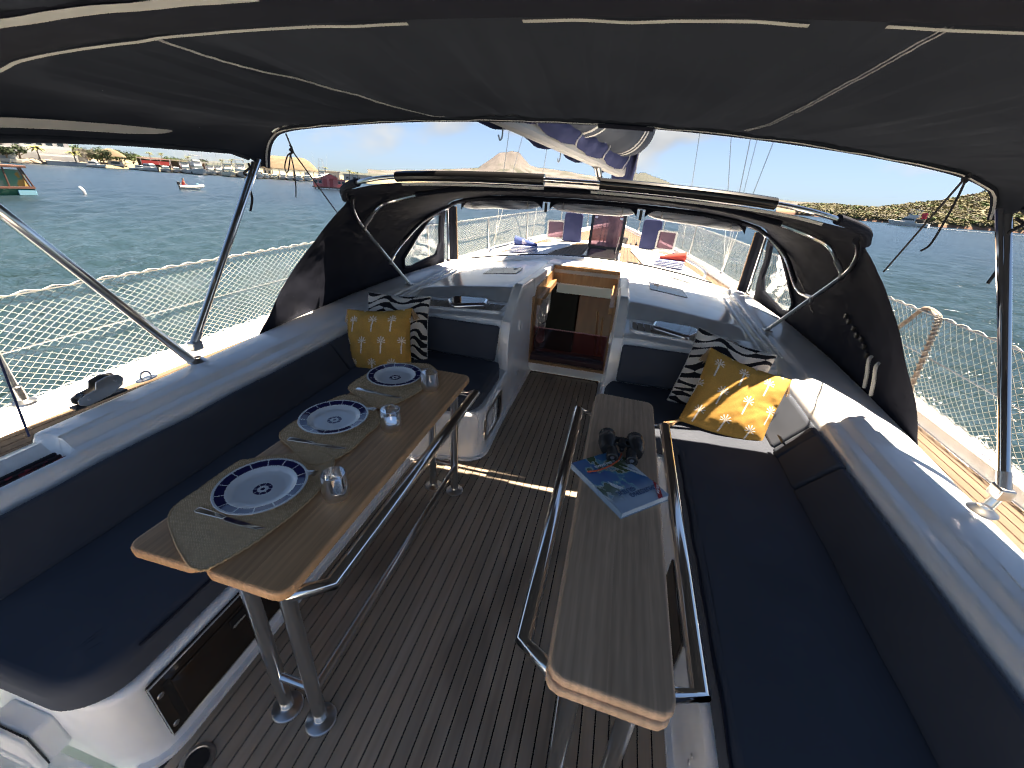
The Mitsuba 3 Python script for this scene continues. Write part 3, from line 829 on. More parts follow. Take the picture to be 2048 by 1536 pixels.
# guard rail: stanchions and wires
st_y = [-.9, 1.09, 3.02, 3.27, 5.1, 6.9, 8.6, 10.4, 12.2, 13.6]
for s in (-1, 1):
    for i, y in enumerate(st_y):
        if y in (3.02, 3.27) and s < 0: continue
        if y in (3.02, 3.27): continue
        e = edge_x(y) - .03
        hgt = 1.01 if y < 8 else 1.03
        k = obj('stanchion', cyl((s * e, y, .46), (s * (e + .015), y, hgt), .0125, 10), 'm_steel', Y)
        obj('foot', xf(lathe([(.013, .09), (.02, .085), (.022, .02), (.045, .008), (.048, 0)], 16), t=(s * e, y, .515)), 'm_steel', k)
    for z in (.76, 1.0):
        yy = np.linspace(-.9, 13.6, 60)
        obj('guard_wire', tube([(s * (edge_x(y) - .02), y, z + .02 * (y > 8)) for y in yy], .0035, 6), 'm_steel', Y)
# boarding gate hoop on the starboard side, bound with cord
ge = edge_x(3.1) - .03
hoop = catmull([(ge, 2.97, .50), (ge, 3.02, .80), (ge + .01, 3.07, .98), (ge + .01, 3.13, 1.02), (ge + .01, 3.22, 1.02), (ge + .01, 3.27, .98), (ge, 3.40, .80), (ge - .05, 3.62, .50)], 8)
gt = obj('boarding_gate', tube(hoop, .013, 10), 'm_lash', Y)
hb_ = hoop[:26]
L_ = np.linspace(0, 1, 420)
idx = L_ * (len(hb_) - 1)
c_ = np.stack([np.interp(idx, np.arange(len(hb_)), hb_[:, k]) for k in range(3)], 1)
an = L_ * 2 * math.pi * 21
obj('lashing', tube(c_ + np.stack([.019 * np.cos(an), .019 * np.sin(an), .004 * np.sin(3 * an)], 1), .0045, 5), 'm_rope', gt)

# ================================================================== BIMINI
ARX = np.array([-1.755, -1.745, -1.725, -1.69, -1.62, -1.44, -.99, -.59, -.08, .35, .76, 1.14, 1.42, 1.58, 1.68, 1.72, 1.745, 1.755])
ARZ = np.array([1.585, 1.64, 1.69, 1.735, 1.775, 1.805, 1.845, 1.865, 1.875, 1.868, 1.846, 1.812, 1.775, 1.745, 1.71, 1.68, 1.63, 1.585])
ARC = catmull(np.stack([ARX * 1.028, 1.62 + (ARZ - 1.62) * 1.028], 1), 6)
AH = [(1.905, 1.56), (1.90, 1.64), (1.89, 1.72), (1.865, 1.785), (1.80, 1.83), (1.66, 1.862), (1.35, 1.90), (1.0, 1.927), (.5, 1.947)]
ARC2 = catmull([(-x, z) for x, z in AH] + [(0, 1.953)] + AH[::-1], 6)


def along(P, n):
    q = np.r_[0, np.cumsum(np.linalg.norm(np.diff(P, axis=0), axis=1))]
    t = np.linspace(0, 1, n) * q[-1]
    return np.stack([np.interp(t, q, P[:, 0]), np.interp(t, q, P[:, 1])], 1)


YF, YB, YA = 2.32, 1.18, -.20           # forward bow, second bow, after edge
BOWS = [(YF - .015, 0), (YB, 0), (YA + .01, 0)]


def zedge(y): return float(np.interp(y, [.4, 1.0, 1.3, 1.6, 2.1, 2.22, 2.30], [1.62, 1.635, 1.66, 1.672, 1.672, 1.64, 1.58]))


def bim_sec(y, n):
    A, A2 = along(ARC, n), along(ARC2, n)
    t = np.clip((YF - y) / (YF - YB), 0, 1)
    S = A * (1 - t) + A2 * t
    sag = -.020 * math.sin(math.pi * t) if y > YB else -.016 * math.sin(math.pi * np.clip((YB - y) / (YB - YA), 0, 1))
    z = S[:, 1] + sag * np.clip((S[:, 1] - 1.62) / .25, 0, 1.2) 
    z = np.maximum(z, zedge(y) - .02 * np.clip((np.abs(S[:, 0]) - 1.74) / .06, 0, 1))
    return np.column_stack([S[:, 0], np.full(n, y), z])


B = thing('bimini', 'large navy cloth sun awning on steel bows stretched over the whole cockpit', 'awning')
ysb = np.concatenate([np.linspace(YF, YB, 64), np.linspace(YB - .02, YA, 40)])
NB = 461
PB = np.array([bim_sec(y, NB) for y in ysb])
tt_ = np.linspace(0, 1, NB)
for i, y in enumerate(ysb):     # pulled creases fanning out from the bow ends
    tq = np.clip((YF - y) / (YF - YB), 0, 1)
    fan = (tt_ - .5) * (1 - .30 * tq) + .10 * tq * np.sign(tt_ - .5) * np.abs(tt_ - .5) ** .5
    cre = meshkit.fbm(np.stack([fan * 30, fan * 0 + y * .5, fan * 0 + 2], -1), 3, seed=3) - .5
    cre2 = 1 - np.abs(2 * meshkit.noise(np.stack([fan * 62 + y * .8, fan * 0 + y * .8, fan * 0], -1), seed=8) - 1)
    am = (.15 + .85 * math.sin(math.pi * np.clip(tq, 0, 1)) ** .5) if y > YB else .45
    PB[i, :, 2] += (cre * .050 - (cre2 - .5) * .016) * am * np.clip((PB[i, :, 2] - 1.60) / .15, 0, 1)
obj('canopy', grid_mesh(PB), 'm_canopy', B, smooth=True)


def ribbon(y, dy, dz, w, wav=0.0, x0=-2.0, x1=2.0, k=60, seed=0):
    S = bim_sec(y, 220)
    S = S[(S[:, 0] >= x0) & (S[:, 0] <= x1)]
    u = np.arange(len(S))
    wv = wav * (meshkit.noise(np.stack([u * .16, u * 0 + seed, u * 0], -1)) - .5) * 2
    a = S + np.stack([u * 0, dy + wv, u * 0 + dz], -1)
    b = a + np.stack([u * 0, u * 0 + w, u * 0 - .002], -1)
    return grid_mesh(np.stack([a, b], 1))


# the hem round the forward bow with its pale zip tape, the second bow's pocket and its tapes
S0 = bim_sec(YF, 121)
obj('hem', tube(S0 + [0, 0, -.004], .016, 8), 'm_canopy', B)
hemtape = S0.copy(); nrm = np.gradient(hemtape, axis=0); nrm /= np.linalg.norm(nrm, axis=1, keepdims=True)
inn = np.stack([nrm[:, 2], nrm[:, 1] * 0, -nrm[:, 0]], 1)
wv = .007 * (meshkit.noise(np.stack([np.arange(121) * .35, np.zeros(121), np.zeros(121)], -1)) - .5)
ht = lambda o, dy: S0 + inn * (o + wv)[:, None] + [0, dy, 0]
sel = [slice(0, 66), slice(71, 121)]
for s_ in sel:
    obj('zip_tape', grid_mesh(np.stack([ht(.014, -.024)[s_], ht(.017, -.012)[s_]], 1)), 'm_trim', B)
hp_ = S0[64:73]
obj('strap_patch', grid_mesh(np.stack([hp_ + [0, -.03, -.016], hp_ + [0, -.005, -.030], hp_ + [0, .02, -.028]], 1)), 'm_navy', B)
obj('zip_tape', ribbon(YB, .0, -.012, .013, .008, -2.0, -.28, seed=1), 'm_trim', B)
obj('zip_tape', ribbon(YB, .0, -.012, .013, .010, .0, .62, seed=2), 'm_trim', B)
obj('zip_tape', ribbon(YB, .0, -.012, .010, .006, .74, 1.6, seed=3), 'm_trim', B)
pk_ = np.array([bim_sec(y, 141) + [0, 0, dz] for y, dz in ((YB - .002, -.004), (YB - .03, -.014), (YB - .09, -.022), (.99, -.022), (.95, -.012), (.93, -.004))])
obj('bow_pocket', grid_mesh(pk_), 'm_navy', B, smooth=True)
obj('zip_tape', ribbon(.93, .0, -.014, .040, .004, -1.80, -.50, seed=5), 'm_trim', B)
# stitched seams running fore and aft
for xa, xb in ((-1.10, -.62), (.86, .74)):
    sp = []
    for t in np.linspace(0.02, .98, 40):
        y = YF - .08 + (YB - YF + .08) * t
        x = xb + (xa - xb) * t
        i = np.argmin(np.abs(ysb - y)); j = np.argmin(np.abs(PB[i, :, 0] - x))
        sp.append([x, y, PB[i, j, 2] - .002])
    sp = np.array(sp)
    for o in (-.006, .006):
        obj('seam', tube(sp + [o, 0, 0], .0016, 5), 'm_grey', B)
# side valances with a pale tape
for s in (-1, 1):
    yv = np.linspace(2.20, YA, 24)
    dip = lambda y: zedge(y) - .02
    sx_ = lambda y: float(np.interp(y, [YB, YF], [1.903, 1.802]))
    obj('side_tape', grid_mesh(np.array([[(s * (sx_(y) - .028), y, dip(y) + .066), (s * (sx_(y) - .014), y, dip(y) + .034)] for y in yv if y < 2.15]), flip=s > 0), 'm_trim', B)
    obj('side_hem', tube(np.array([(s * sx_(y), y, dip(y)) for y in yv]), .014, 8), 'm_canopy', B)
# bows and struts
for (y, dz) in BOWS:
    S = bim_sec(y, 61)
    ins = S.copy(); ins[:, 2] -= .012; ins[:, 0] *= .992
    ins[:, 2] += .030
    obj('bow', tube(ins[3:-3], .0125, 8), 'm_chrome', B)
for s in (-1, 1):
    foot = np.array([s * 1.755, 1.545, .742])
    topp = np.array([s * 1.742, 2.165, 1.60])
    pole = obj('pole', cyl(foot, topp, .0175, 14), 'm_chrome', B)
    obj('second_pole', cyl(foot + [s * .02, .03, .01], topp + [s * -.024, .012, .02], .0125, 12), 'm_chrome', B)
    obj('pole_end', cyl(foot - (topp - foot) * .0, foot + (topp - foot) * .06, .0205, 14), 'm_steel', B)
    obj('clamp', bx(foot[0] - .024, foot[0] + .024, foot[1] - .024, foot[1] + .03, foot[2] - .035, foot[2] + .012, .008), 'm_steel', B)
    base = np.array([s * 1.675, 1.475, .655])
    tip = np.array([s * 1.93, 1.735, .60]) if s > 0 else np.array([s * 1.80, 1.02, 1.46])
    obj('strut', cyl(base, tip, .0195, 14), 'm_chrome' if s > 0 else 'm_chrome', B)
    obj('strut_foot', xf(lathe([(.021, .02), (.03, .012), (.042, .004), (.044, 0)], 20), t=(base[0], base[1], .684)), 'm_steel', B)
# lashing knots at the bow ends
for s in (-1, 1):
    kk = np.array([s * 1.752, 2.13, 1.575])
    kn = catmull(kk + np.array([(0, 0, .02), (.02, -.02, 0), (-.015, -.03, -.03), (.018, .0, -.045), (-.01, .02, -.02), (.0, -.03, -.075), (.012, -.035, -.15), (-.004, -.05, -.22)]), 6)
    obj('lashing', tube(kn, .006, 6), 'm_cord', B)

# tie cords between awning and sprayhood
cL = thing('tie_cord', 'black cord with a looped knot tied from the awning towards the marina-side sprayhood', 'cord')
obj('line', tube([(-1.566, 2.235, 1.755), (-1.60, 2.30, 1.70), (-1.62, 2.34, 1.665), (-1.72, 2.85, 1.27)], .0042, 6), 'm_cord', cL)
obj('knot', tube(catmull(np.array([-1.605, 2.30, 1.69]) + np.array([(0, 0, .015), (.008, 0, 0), (-.008, .004, -.01), (.008, 0, -.02), (-.006, 0, -.03)]), 5), .006, 6), 'm_cord', cL)
obj('loop', tube(catmull(np.array([-1.62, 2.31, 1.665]) + np.array([(0, 0, 0), (-.025, 0, -.02), (-.052, 0, -.07), (-.05, 0, -.10), (-.035, 0, -.095), (-.015, 0, -.05), (0, 0, -.002)]), 6), .0035, 6), 'm_cord', cL)
obj('tail', tube(catmull([(-1.62, 2.31, 1.665), (-1.612, 2.31, 1.58), (-1.618, 2.31, 1.49), (-1.63, 2.31, 1.43)], 6), .0035, 6), 'm_cord', cL)
cR = thing('tie_cord', 'black cord with a long loose tail hanging from the awning on the hillside side', 'cord')
obj('line', tube([(1.598, 2.235, 1.742), (1.795, 2.88, 1.262)], .0046, 6), 'm_cord', cR)
obj('tail', tube(catmull([(1.598, 2.24, 1.74), (1.602, 2.24, 1.66), (1.598, 2.24, 1.56), (1.588, 2.24, 1.47), (1.565, 2.24, 1.44)], 6), .0042, 6), 'm_cord', cR)
obj('knot', tube(catmull(np.array([1.598, 2.237, 1.73]) + np.array([(0, 0, .012), (.008, 0, 0), (-.008, .004, -.01), (.008, 0, -.02)]), 5), .006, 6), 'm_cord', cR)

# ================================================================== SPRAYHOOD
H = thing('sprayhood', 'navy canvas sprayhood on steel hoops over the companionway, front windows rolled up', 'sprayhood')
RIBS = [  # each rib from the side deck up to the middle
    [(1.725, 1.86, .60), (1.725, 2.10, .84), (1.715, 2.42, 1.09), (1.675, 2.68, 1.28), (1.60, 2.76, 1.385), (1.50, 2.60, 1.462), (1.23, 2.44, 1.516), (.955, 2.39, 1.553), (.48, 2.345, 1.580), (0, 2.33, 1.588)],
    [(1.80, 2.75, .60), (1.765, 2.80, .86), (1.745, 2.92, 1.08), (1.70, 3.02, 1.25), (1.60, 3.10, 1.355), (1.47, 3.17, 1.425), (1.25, 3.24, 1.485), (.95, 3.30, 1.53), (.5, 3.35, 1.562), (0, 3.37, 1.573)],
    [(1.81, 3.55, .60), (1.775, 3.58, .84), (1.755, 3.62, 1.02), (1.71, 3.68, 1.17), (1.62, 3.74, 1.30), (1.48, 3.78, 1.385), (1.25, 3.80, 1.452), (.95, 3.80, 1.498), (.5, 3.79, 1.53), (0, 3.78, 1.54)],
    [(1.72, 4.72, .60), (1.70, 4.72, .84), (1.695, 4.71, 1.02), (1.685, 4.70, 1.16), (1.655, 4.69, 1.275), (1.54, 4.58, 1.345), (1.29, 4.42, 1.40), (.96, 4.28, 1.445), (.48, 4.20, 1.468), (0, 4.18, 1.475)],
]
NR, NG = 91, 181


def hood_surface():
    R = []
    for rib in RIBS:
        c = catmull(rib, 16)
        full = np.vstack([c * [-1, 1, 1], c[::-1][1:]])
        # equal parameter spacing keeps the shoulders of all the ribs in line
        t = np.linspace(0, len(full) - 1, NG)
        R.append(np.stack([np.interp(t, np.arange(len(full)), full[:, k]) for k in range(3)], 1))
    R = np.array(R)
    # smooth along the ribs (catmull through the four)
    out = []
    for j in range(NG):
        out.append(catmull(R[:, j], (NR - 1) // 3))
    return np.array(out).transpose(1, 0, 2)


HS = hood_surface()
gi = np.arange(HS.shape[0])[:, None] / (HS.shape[0] - 1); gj = np.arange(HS.shape[1])[None, :] / (HS.shape[1] - 1)
fold = (meshkit.fbm(np.stack([gi * 5 + gj * 0, gj * 24 + gi * 2, gi * 0 + gj * 0 + 1], -1), 3, seed=21) - .5)
side_w = np.clip(np.abs(gj - .5) * 2.6 - .35, .25, 1)
HS = HS + np.stack([np.sign(HS[..., 0]) * fold * .035 * side_w, fold * 0, fold * .012 * (1 - side_w)], -1)
WIN = Polygon([(4.56, 1.20), (4.60, .90), (4.50, .765), (3.98, .715), (3.84, .74), (3.82, .83), (4.02, .99), (4.26, 1.15), (4.42, 1.225)]).buffer(-.03).buffer(.03)
n_, m_ = HS.shape[:2]
cent = (HS[:-1, :-1] + HS[1:, :-1] + HS[1:, 1:] + HS[:-1, 1:]) / 4
fine = shapely.contains_xy(WIN, cent[..., 1], cent[..., 2]) & (np.abs(cent[..., 0]) > 1.4)
ii, jj = np.meshgrid(np.arange(n_ - 1), np.arange(m_ - 1), indexing='ij')
quad = np.stack([ii * m_ + jj, (ii + 1) * m_ + jj, (ii + 1) * m_ + jj + 1, ii * m_ + jj + 1], -1)
hk = None
for nm, selq, mt in (('canvas', ~fine, 'm_navy'), ('window', fine & (cent[..., 0] < 0), 'm_vinyl'), ('window', fine & (cent[..., 0] > 0), 'm_vinyl')):
    q = quad[selq]
    me = trimesh.Trimesh(HS.reshape(-1, 3), np.vstack([q[:, [0, 1, 2]], q[:, [0, 2, 3]]]), process=False)
    me.remove_unreferenced_vertices()
    k = obj(nm, me, mt, H, smooth=True)
    if nm == 'canvas': hk = k


def on_side(s, y, z):
    side = HS[:, :HS.shape[1] // 2] if s < 0 else HS[:, HS.shape[1] // 2:]
    d = (side[..., 1] - y) ** 2 + (side[..., 2] - z) ** 2 + (np.abs(side[..., 0]) < 1.3) * 9
    return side[np.unravel_index(np.argmin(d), d.shape)]


wout = np.array(WIN.exterior.segmentize(.06).coords)[:-1]
for s in (-1, 1):
    pp = np.array([[on_side(s, y, z)[0] - s * .004, y, z] for y, z in wout])
    pp[:, 0] = (np.roll(pp[:, 0], 1) + pp[:, 0] + np.roll(pp[:, 0], -1)) / 3
    obj('window_border', tube(pp, .019, 6, closed=True), 'm_navy', H)
# after hoop: pivot on the coaming, bent up and across under the after edge
for s in (-1, 1):
    hoop_ = catmull([(s * 1.508, 3.44, .690), (s * 1.60, 3.26, .94), (s * 1.692, 3.08, 1.19), (s * 1.66, 2.94, 1.30), (s * 1.60, 2.83, 1.375), (s * 1.53, 2.74, 1.425)], 8)
    obj('hoop', tube(hoop_, .0135, 12), 'm_chrome', H)
    jt = hoop_[7 if s < 0 else 10]
    pv = obj('pivot', cat_([bx(s * 1.508 - .03, s * 1.508 + .03, 3.41, 3.47, .676, .690, .005), xf(lathe([(0, .018), (.014, .014), (.018, 0)], 16), t=(s * 1.508, 3.44, .69))]), 'm_steel', H)
    m1 = np.array([s * 1.688, 3.09, 1.195])
    mid = catmull([m1, (s * 1.60, 3.17, 1.335), (s * 1.47, 3.19, 1.395), (s * 1.30, 3.24, 1.446), (s * 1.24, 3.255, 1.458)], 8)
    obj('hoop', tube(mid, .011, 10), 'm_chrome', H)
    obj('joint', tube([m1 + [0, -.015, -.03], m1 + [0, .01, .012], m1 + (mid[5] - m1) * .8], .017, 8), 'm_steel', H)
    fr_ = catmull([jt, (s * 1.665, 3.62, .985), (s * 1.665, 4.05, 1.14), (s * 1.65, 4.42, 1.22), (s * 1.615, 4.62, 1.265), (s * 1.48, 4.52, 1.33), (s * 1.34, 4.43, 1.362)], 8)
    obj('hoop', tube(fr_, .011, 10), 'm_chrome', H)
    obj('joint', tube([jt - [0, .012, .03], jt, jt + (fr_[5] - jt) * .5], .016, 8), 'm_steel', H)
    obj('sleeve', tube(fr_[10:40] + [s * .01, .0, .006], .017, 8), 'm_navy', H)
    obj('post', cyl((s * 1.655, 4.735, .685), (s * 1.645, 4.685, 1.27), .0145, 12), 'm_chrome', H)
    obj('post_foot', bx(s * 1.655 - .02, s * 1.655 + .02, 4.71, 4.76, .672, .70, .006), 'm_steel', H)
    fp = np.array([[(s * 1.645, 4.74, .685), (s * 1.615, 4.78, .69), (s * 1.57, 4.80, .695)], [(s * 1.64, 4.70, 1.29), (s * 1.60, 4.72, 1.29), (s * 1.555, 4.72, 1.28)]])
    obj('front_flap', grid_mesh(fp), 'm_navy', H)
    obj('flap_edge', cyl((s * 1.568, 4.805, .695), (s * 1.553, 4.722, 1.28), .006, 6), 'm_trimwood', H)
    # handles, straps and buckles sewn to the side panel
    if s > 0:
        for k_ in range(2):
            p0 = on_side(s, 2.50 - .10 * k_, .86)
            obj('strap', tube(catmull(p0 + np.array([(-.03, 0, .02), (-.045, -.02, .0), (-.04, -.05, -.07), (-.035, -.07, -.14)]), 6), .009, 6), 'm_grey', H)
        for k_ in range(7):
            p0 = on_side(s, 2.97 - .065 * k_, .98 - .02 * k_)
            obj('snap', bx(p0[0] - .022, p0[0] - .006, p0[1] - .012, p0[1] + .012, p0[2] - .02, p0[2] + .01, .003), 'm_black', H)
# seams on the side panels
for s in (-1, 1):
    pts = np.array([on_side(s, y, z) - [s * .006, 0, 0] for y, z in zip(np.linspace(3.42, 3.84, 14), np.linspace(.84, 1.03, 14))])
    obj('seam', tube(pts, .0025, 5), 'm_black', H)
# grab rail over the after edge, in padded sleeves
A_half = [(1.575, 2.72, 1.415), (1.48, 2.585, 1.485), (1.23, 2.425, 1.545), (.955, 2.37, 1.583), (.48, 2.325, 1.608), (0, 2.31, 1.616)]
A_ = catmull([(-x, y, z) for x, y, z in A_half] + A_half[::-1][1:], 12)
obj('grab_rail', tube(A_, .0125, 12), 'm_chrome', H)
for a, b in ((-.985, -.12), (.135, 1.0)):
    q = A_[(A_[:, 0] > a) & (A_[:, 0] < b)]
    obj('rail_sleeve', tube(q, .027, 12), 'm_blackgloss', H)
for s in (-1, 1):
    q = A_[(s * A_[:, 0] > 1.285)]
    obj('rail_sleeve', tube(q, .024, 12), 'm_navy', H)
for a, b in ((-.96, -.10), (.10, 1.25)):
    E_ = np.array([[x, y + .0, z] for x, y, z in A_ if a < x < b])
    obj('edge_tape', grid_mesh(np.stack([E_ + [0, -.002, -.034], E_ + [0, .004, -.047]], 1)), 'm_trim', H)
# sleeve for the middle hoop under the roof
S1 = catmull([(x, y, z - .020) for x, y, z in [(-1.30, 3.23, 1.472), (-.95, 3.30, 1.53), (-.5, 3.35, 1.562), (0, 3.37, 1.573), (.5, 3.35, 1.562), (.95, 3.30, 1.53), (1.30, 3.23, 1.472)]], 10)
obj('hoop_sleeve', tube(S1, .019, 8), 'm_navy', H)
S2 = catmull([(x, y, z - .02) for x, y, z in [(-1.54, 4.58, 1.34), (-1.29, 4.42, 1.40), (-.96, 4.28, 1.443), (-.48, 4.20, 1.466), (0, 4.18, 1.473), (.48, 4.20, 1.466), (.96, 4.28, 1.443), (1.29, 4.42, 1.40), (1.54, 4.58, 1.34)]], 10)
obj('hoop_sleeve', tube(S2, .021, 8), 'm_navy', H)
# rolled front windows held by cords, with scalloped canvas between them
zc = lambda x: float(np.interp(abs(x), [0, .5, .98, 1.3, 1.54], [1.473, 1.466, 1.443, 1.40, 1.34]))
yc = lambda x: float(np.interp(abs(x), [0, .48, .96, 1.29, 1.54], [4.18, 4.20, 4.28, 4.42, 4.58]))
for a, b in ((-1.40, -.47), (-.40, .40), (.47, 1.40)):
    xs_ = np.linspace(a, b, 26)
    u = np.linspace(-1, 1, 26)
    hgt = .050 * np.sqrt(np.clip(1 - np.abs(u) ** 5, 0.01, 1))
    ang = np.linspace(0, 2 * math.pi, 14, endpoint=False)
    PR = np.array([[(x, yc(x) + .02 + h * .8 * math.cos(t), zc(x) - .055 - .010 * (1 - uu ** 2) - h * .15 + h * math.sin(t)) for t in ang] for x, h, uu in zip(xs_, hgt, u)])
    rk = obj('rolled_window', grid_mesh(PR, closed_v=True), 'm_roll', H, smooth=True)
    for f in (.16, .84):
        x = a + (b - a) * f
        i = int(f * 25)
        h = hgt[i] + .004
        c0 = np.array([x, yc(x) + .02, zc(x) - .062])
        obj('tie', tube(np.array([c0 + [0, h * .8 * math.cos(t), h * math.sin(t)] for t in np.linspace(0, 2 * math.pi, 16, endpoint=False)]), .0035, 5, closed=True), 'm_rope', H)
    if True:
        o = .012
        v = np.array([[(x, yc(x) - .012, zc(x) - .005), (x, yc(x) - .018, zc(x) - .02 - .085 * abs(uu) ** 7)] for x, uu in zip(xs_, u)])
        obj('valance', grid_mesh(v), 'm_navy', H)
for x in (-.435, .435):
    obj('buckle', bx(x - .012, x + .012, yc(x) - .035, yc(x) - .015, zc(x) - .13, zc(x) - .045, .004), 'm_black', H)

# ================================================================== SAFETY NETS
for s, lab in ((-1, 'white diamond-mesh safety net laced along the guard rail on the marina side'), (1, 'white safety net laced along the guard rail on the hillside side')):
    N = thing('safety_net', lab, 'safety net')
    y0, y1, z0, z1 = -.4, 9.6, .52, 1.0
    strings = []
    H_ = z1 - z0
    run = H_ * (1.55 if s < 0 else 1.15)
    step = .052 if s < 0 else .050
    for fam in (-1, 1):
        for ys_ in np.arange(y0 - run, y1, step):
            t = np.linspace(0, 1, 9)
            y = ys_ + run * t if fam > 0 else ys_ + run * (1 - t)
            z = z0 + H_ * t
            ok = (y >= y0) & (y <= y1)
            if ok.sum() < 3: continue
            y, z = y[ok], z[ok]
            w1 = meshkit.noise(np.stack([y * 2.3, z * 3, y * 0 + s], -1), seed=4) - .5
            w2 = meshkit.noise(np.stack([y * 2.0, z * 2.5, y * 0 + s], -1), seed=9) - .5
            inz = np.sin(np.pi * np.clip((z - z0) / H_, 0, 1))
            yy, zz2 = y + .075 * w1 * inz, z + .05 * w2 * inz
            if s > 0:
                zz2 = zz2 - .05 * inz * np.exp(-((y - 2.6) / .7) ** 2)
            x = s * (np.interp(yy, EDGE[:, 0], EDGE[:, 1]) - .012 + .03 * (w2 * inz))
            strings.append(tube(np.stack([x, yy, zz2], 1), .00165, 3, caps=False))
    obj('netting', cat_(strings), 'm_net', N, smooth=True)
    yy = np.linspace(y0, y1, 420)
    for z in (z1 + .004, z0):
        hel = yy * 55
        P_ = np.stack([s * (np.interp(yy, EDGE[:, 0], EDGE[:, 1]) - .015 + .006 * np.cos(hel)), yy, z + .006 * np.sin(hel)], 1)
        obj('lacing_rope', tube(P_, .0042, 5), 'm_net', N)

# ================================================================== COCKPIT TABLES
def table(s, m, lab):
    t = thing('cockpit_table', lab, 'table')
    zt = .71
    if s < 0:
        a = rpoly([(-.560, .497), (-.312, .494), (-.310, 1.785), (-.560, 1.79)], .035)
        obj('tabletop', pad(a, zt - .034, zt, r=.010, n=140), m, t)
        b = rpoly([(-.800, .494), (-.566, .497), (-.566, 1.79), (-.745, 1.80)], .035)
        obj('leaf', pad(b, zt - .034, zt - .001, r=.010, n=140), m, t)
    else:
        a = rpoly([(.314, .506), (.572, .495), (.582, 1.825), (.314, 1.840)], .035)
        obj('tabletop', pad(a, zt - .028, zt, r=.009, n=140), m, t)
        b = rpoly([(.309, .503), (.570, .492), (.580, 1.825), (.309, 1.840)], .035)
        obj('leaf', pad(b, zt - .060, zt - .032, r=.010, n=140), m, t)
    under = zt - (.034 if s < 0 else .060)
    for y in (.555, 1.715):
        for x in (.375, .502):
            lg = obj('leg', cyl((s * x, y, .005), (s * x, y, under), .0205, 20), 'm_chrome', t)
            obj('flange', xf(lathe([(.0205, .016), (.026, .013), (.044, .008), (.048, .004), (.049, 0)], 28), t=(s * x, y, .001)), 'm_steel', lg)
            for q in range(4):
                obj('screw', xf(lathe([(0, .0025), (.0045, .0015), (.005, 0)], 10), t=(s * x + .036 * math.cos(q * math.pi / 2 + .6), y + .036 * math.sin(q * math.pi / 2 + .6), .0085)), 'm_chrome', lg)
        obj('crossbar', cyl((s * .375, y, .185), (s * .502, y, .185), .0125, 12), 'm_chrome', t)
    obj('stretcher', cyl((s * .368, .56, .178), (s * .368, 1.71, .178), .0135, 12), 'm_chrome', t)
    zr = .655
    sides = [(.262, .345)] if s < 0 else [(.248, .33), (.638, .555)]
    for xo, xi in sides:
        if s < 0: ys_ = (.532, .592, 1.712, 1.70)
        else: ys_ = (.545, .592, 1.732, 1.715) if xo < .4 else (.568, .59, 1.72, 1.708)
        obj('hand_rail', tube([(s * xi, ys_[0], zr), (s * xo, ys_[1], zr), (s * xo, ys_[2], zr), (s * xi, ys_[3], zr)], .0185, 16), 'm_chrome', t)
        obj('rail_plate', bx(s * xi - .02, s * xi + .02, ys_[0] - .02, ys_[0] + .025, zr + .017, under - .0005, .002), 'm_steel', t)
    return t


table(-1, 'm_table', 'oiled teak cockpit table with its leaf open, laid with plates, on four steel legs')
table(1, 'm_table_grey', 'narrow folded teak cockpit table with steel rails, binoculars and a book on it')

# ================================================================== CUSHIONS
def wobble(m, a, f, seed):
    m = m.copy()
    n = meshkit.fbm(m.vertices * f, 3, seed=seed) - .5
    m.vertices = m.vertices + m.vertex_normals * (n * a)[:, None]
    return m


def sub(m, step):
    v, f = trimesh.remesh.subdivide_to_size(m.vertices, m.faces, step, max_iter=12)
    mm = trimesh.Trimesh(v, f, process=False); mm.merge_vertices(digits_vertex=5)
    return mm


def seat_cushion(s):
    pts = [(s * 1.36, .265), (s * .84, .265)]
    for a in np.linspace(0, math.pi / 2, 7):
        pts.append((s * (.762 + .13 - .13 * math.sin(a)), .265 + .13 - .13 * math.cos(a)))
    pts += [(s * .762, 1.88)]
    for a in np.linspace(0, math.pi / 2, 5)[1:]:
        pts.append((s * (.762 - .10 * (1 - math.cos(a))), 1.88 + .10 * math.sin(a)))
    for a in np.linspace(0, math.pi / 2, 6):
        pts.append((s * (.52 - .155 * math.sin(a)), 2.155 - .155 * math.cos(a) - .01))
    pts += [(s * .365, 2.52), (s * .372, 2.56), (s * .40, 2.63), (s * 1.36, 2.63)]
    p = Polygon(pts).buffer(.012).buffer(-.024).buffer(.012)
    m = pad(p, .337, .432, r=.030, rb=.012, n=260, steps=6)
    m = sub(m, .07)
    top = (m.vertices[:, 2] > .40)
    d = np.array([p.exterior.distance(Point(x, y)) for x, y in m.vertices[:, :2]])
    m.vertices[:, 2] += top * .010 * np.clip(d / .18, 0, 1) * (m.vertices[:, 2] - .337) / .095
    return wobble(m, .010, 4.0, 31 + s)


c1 = obj('seat_cushion', seat_cushion(-1), 'm_cushion', None, smooth=True)
tag(c1, 'long L-shaped navy seat cushion behind the laid table', 'cushion')
c2 = obj('seat_cushion', seat_cushion(1), 'm_cushion', None, smooth=True)
tag(c2, 'long L-shaped navy seat cushion beside the folded table with the binoculars', 'cushion')


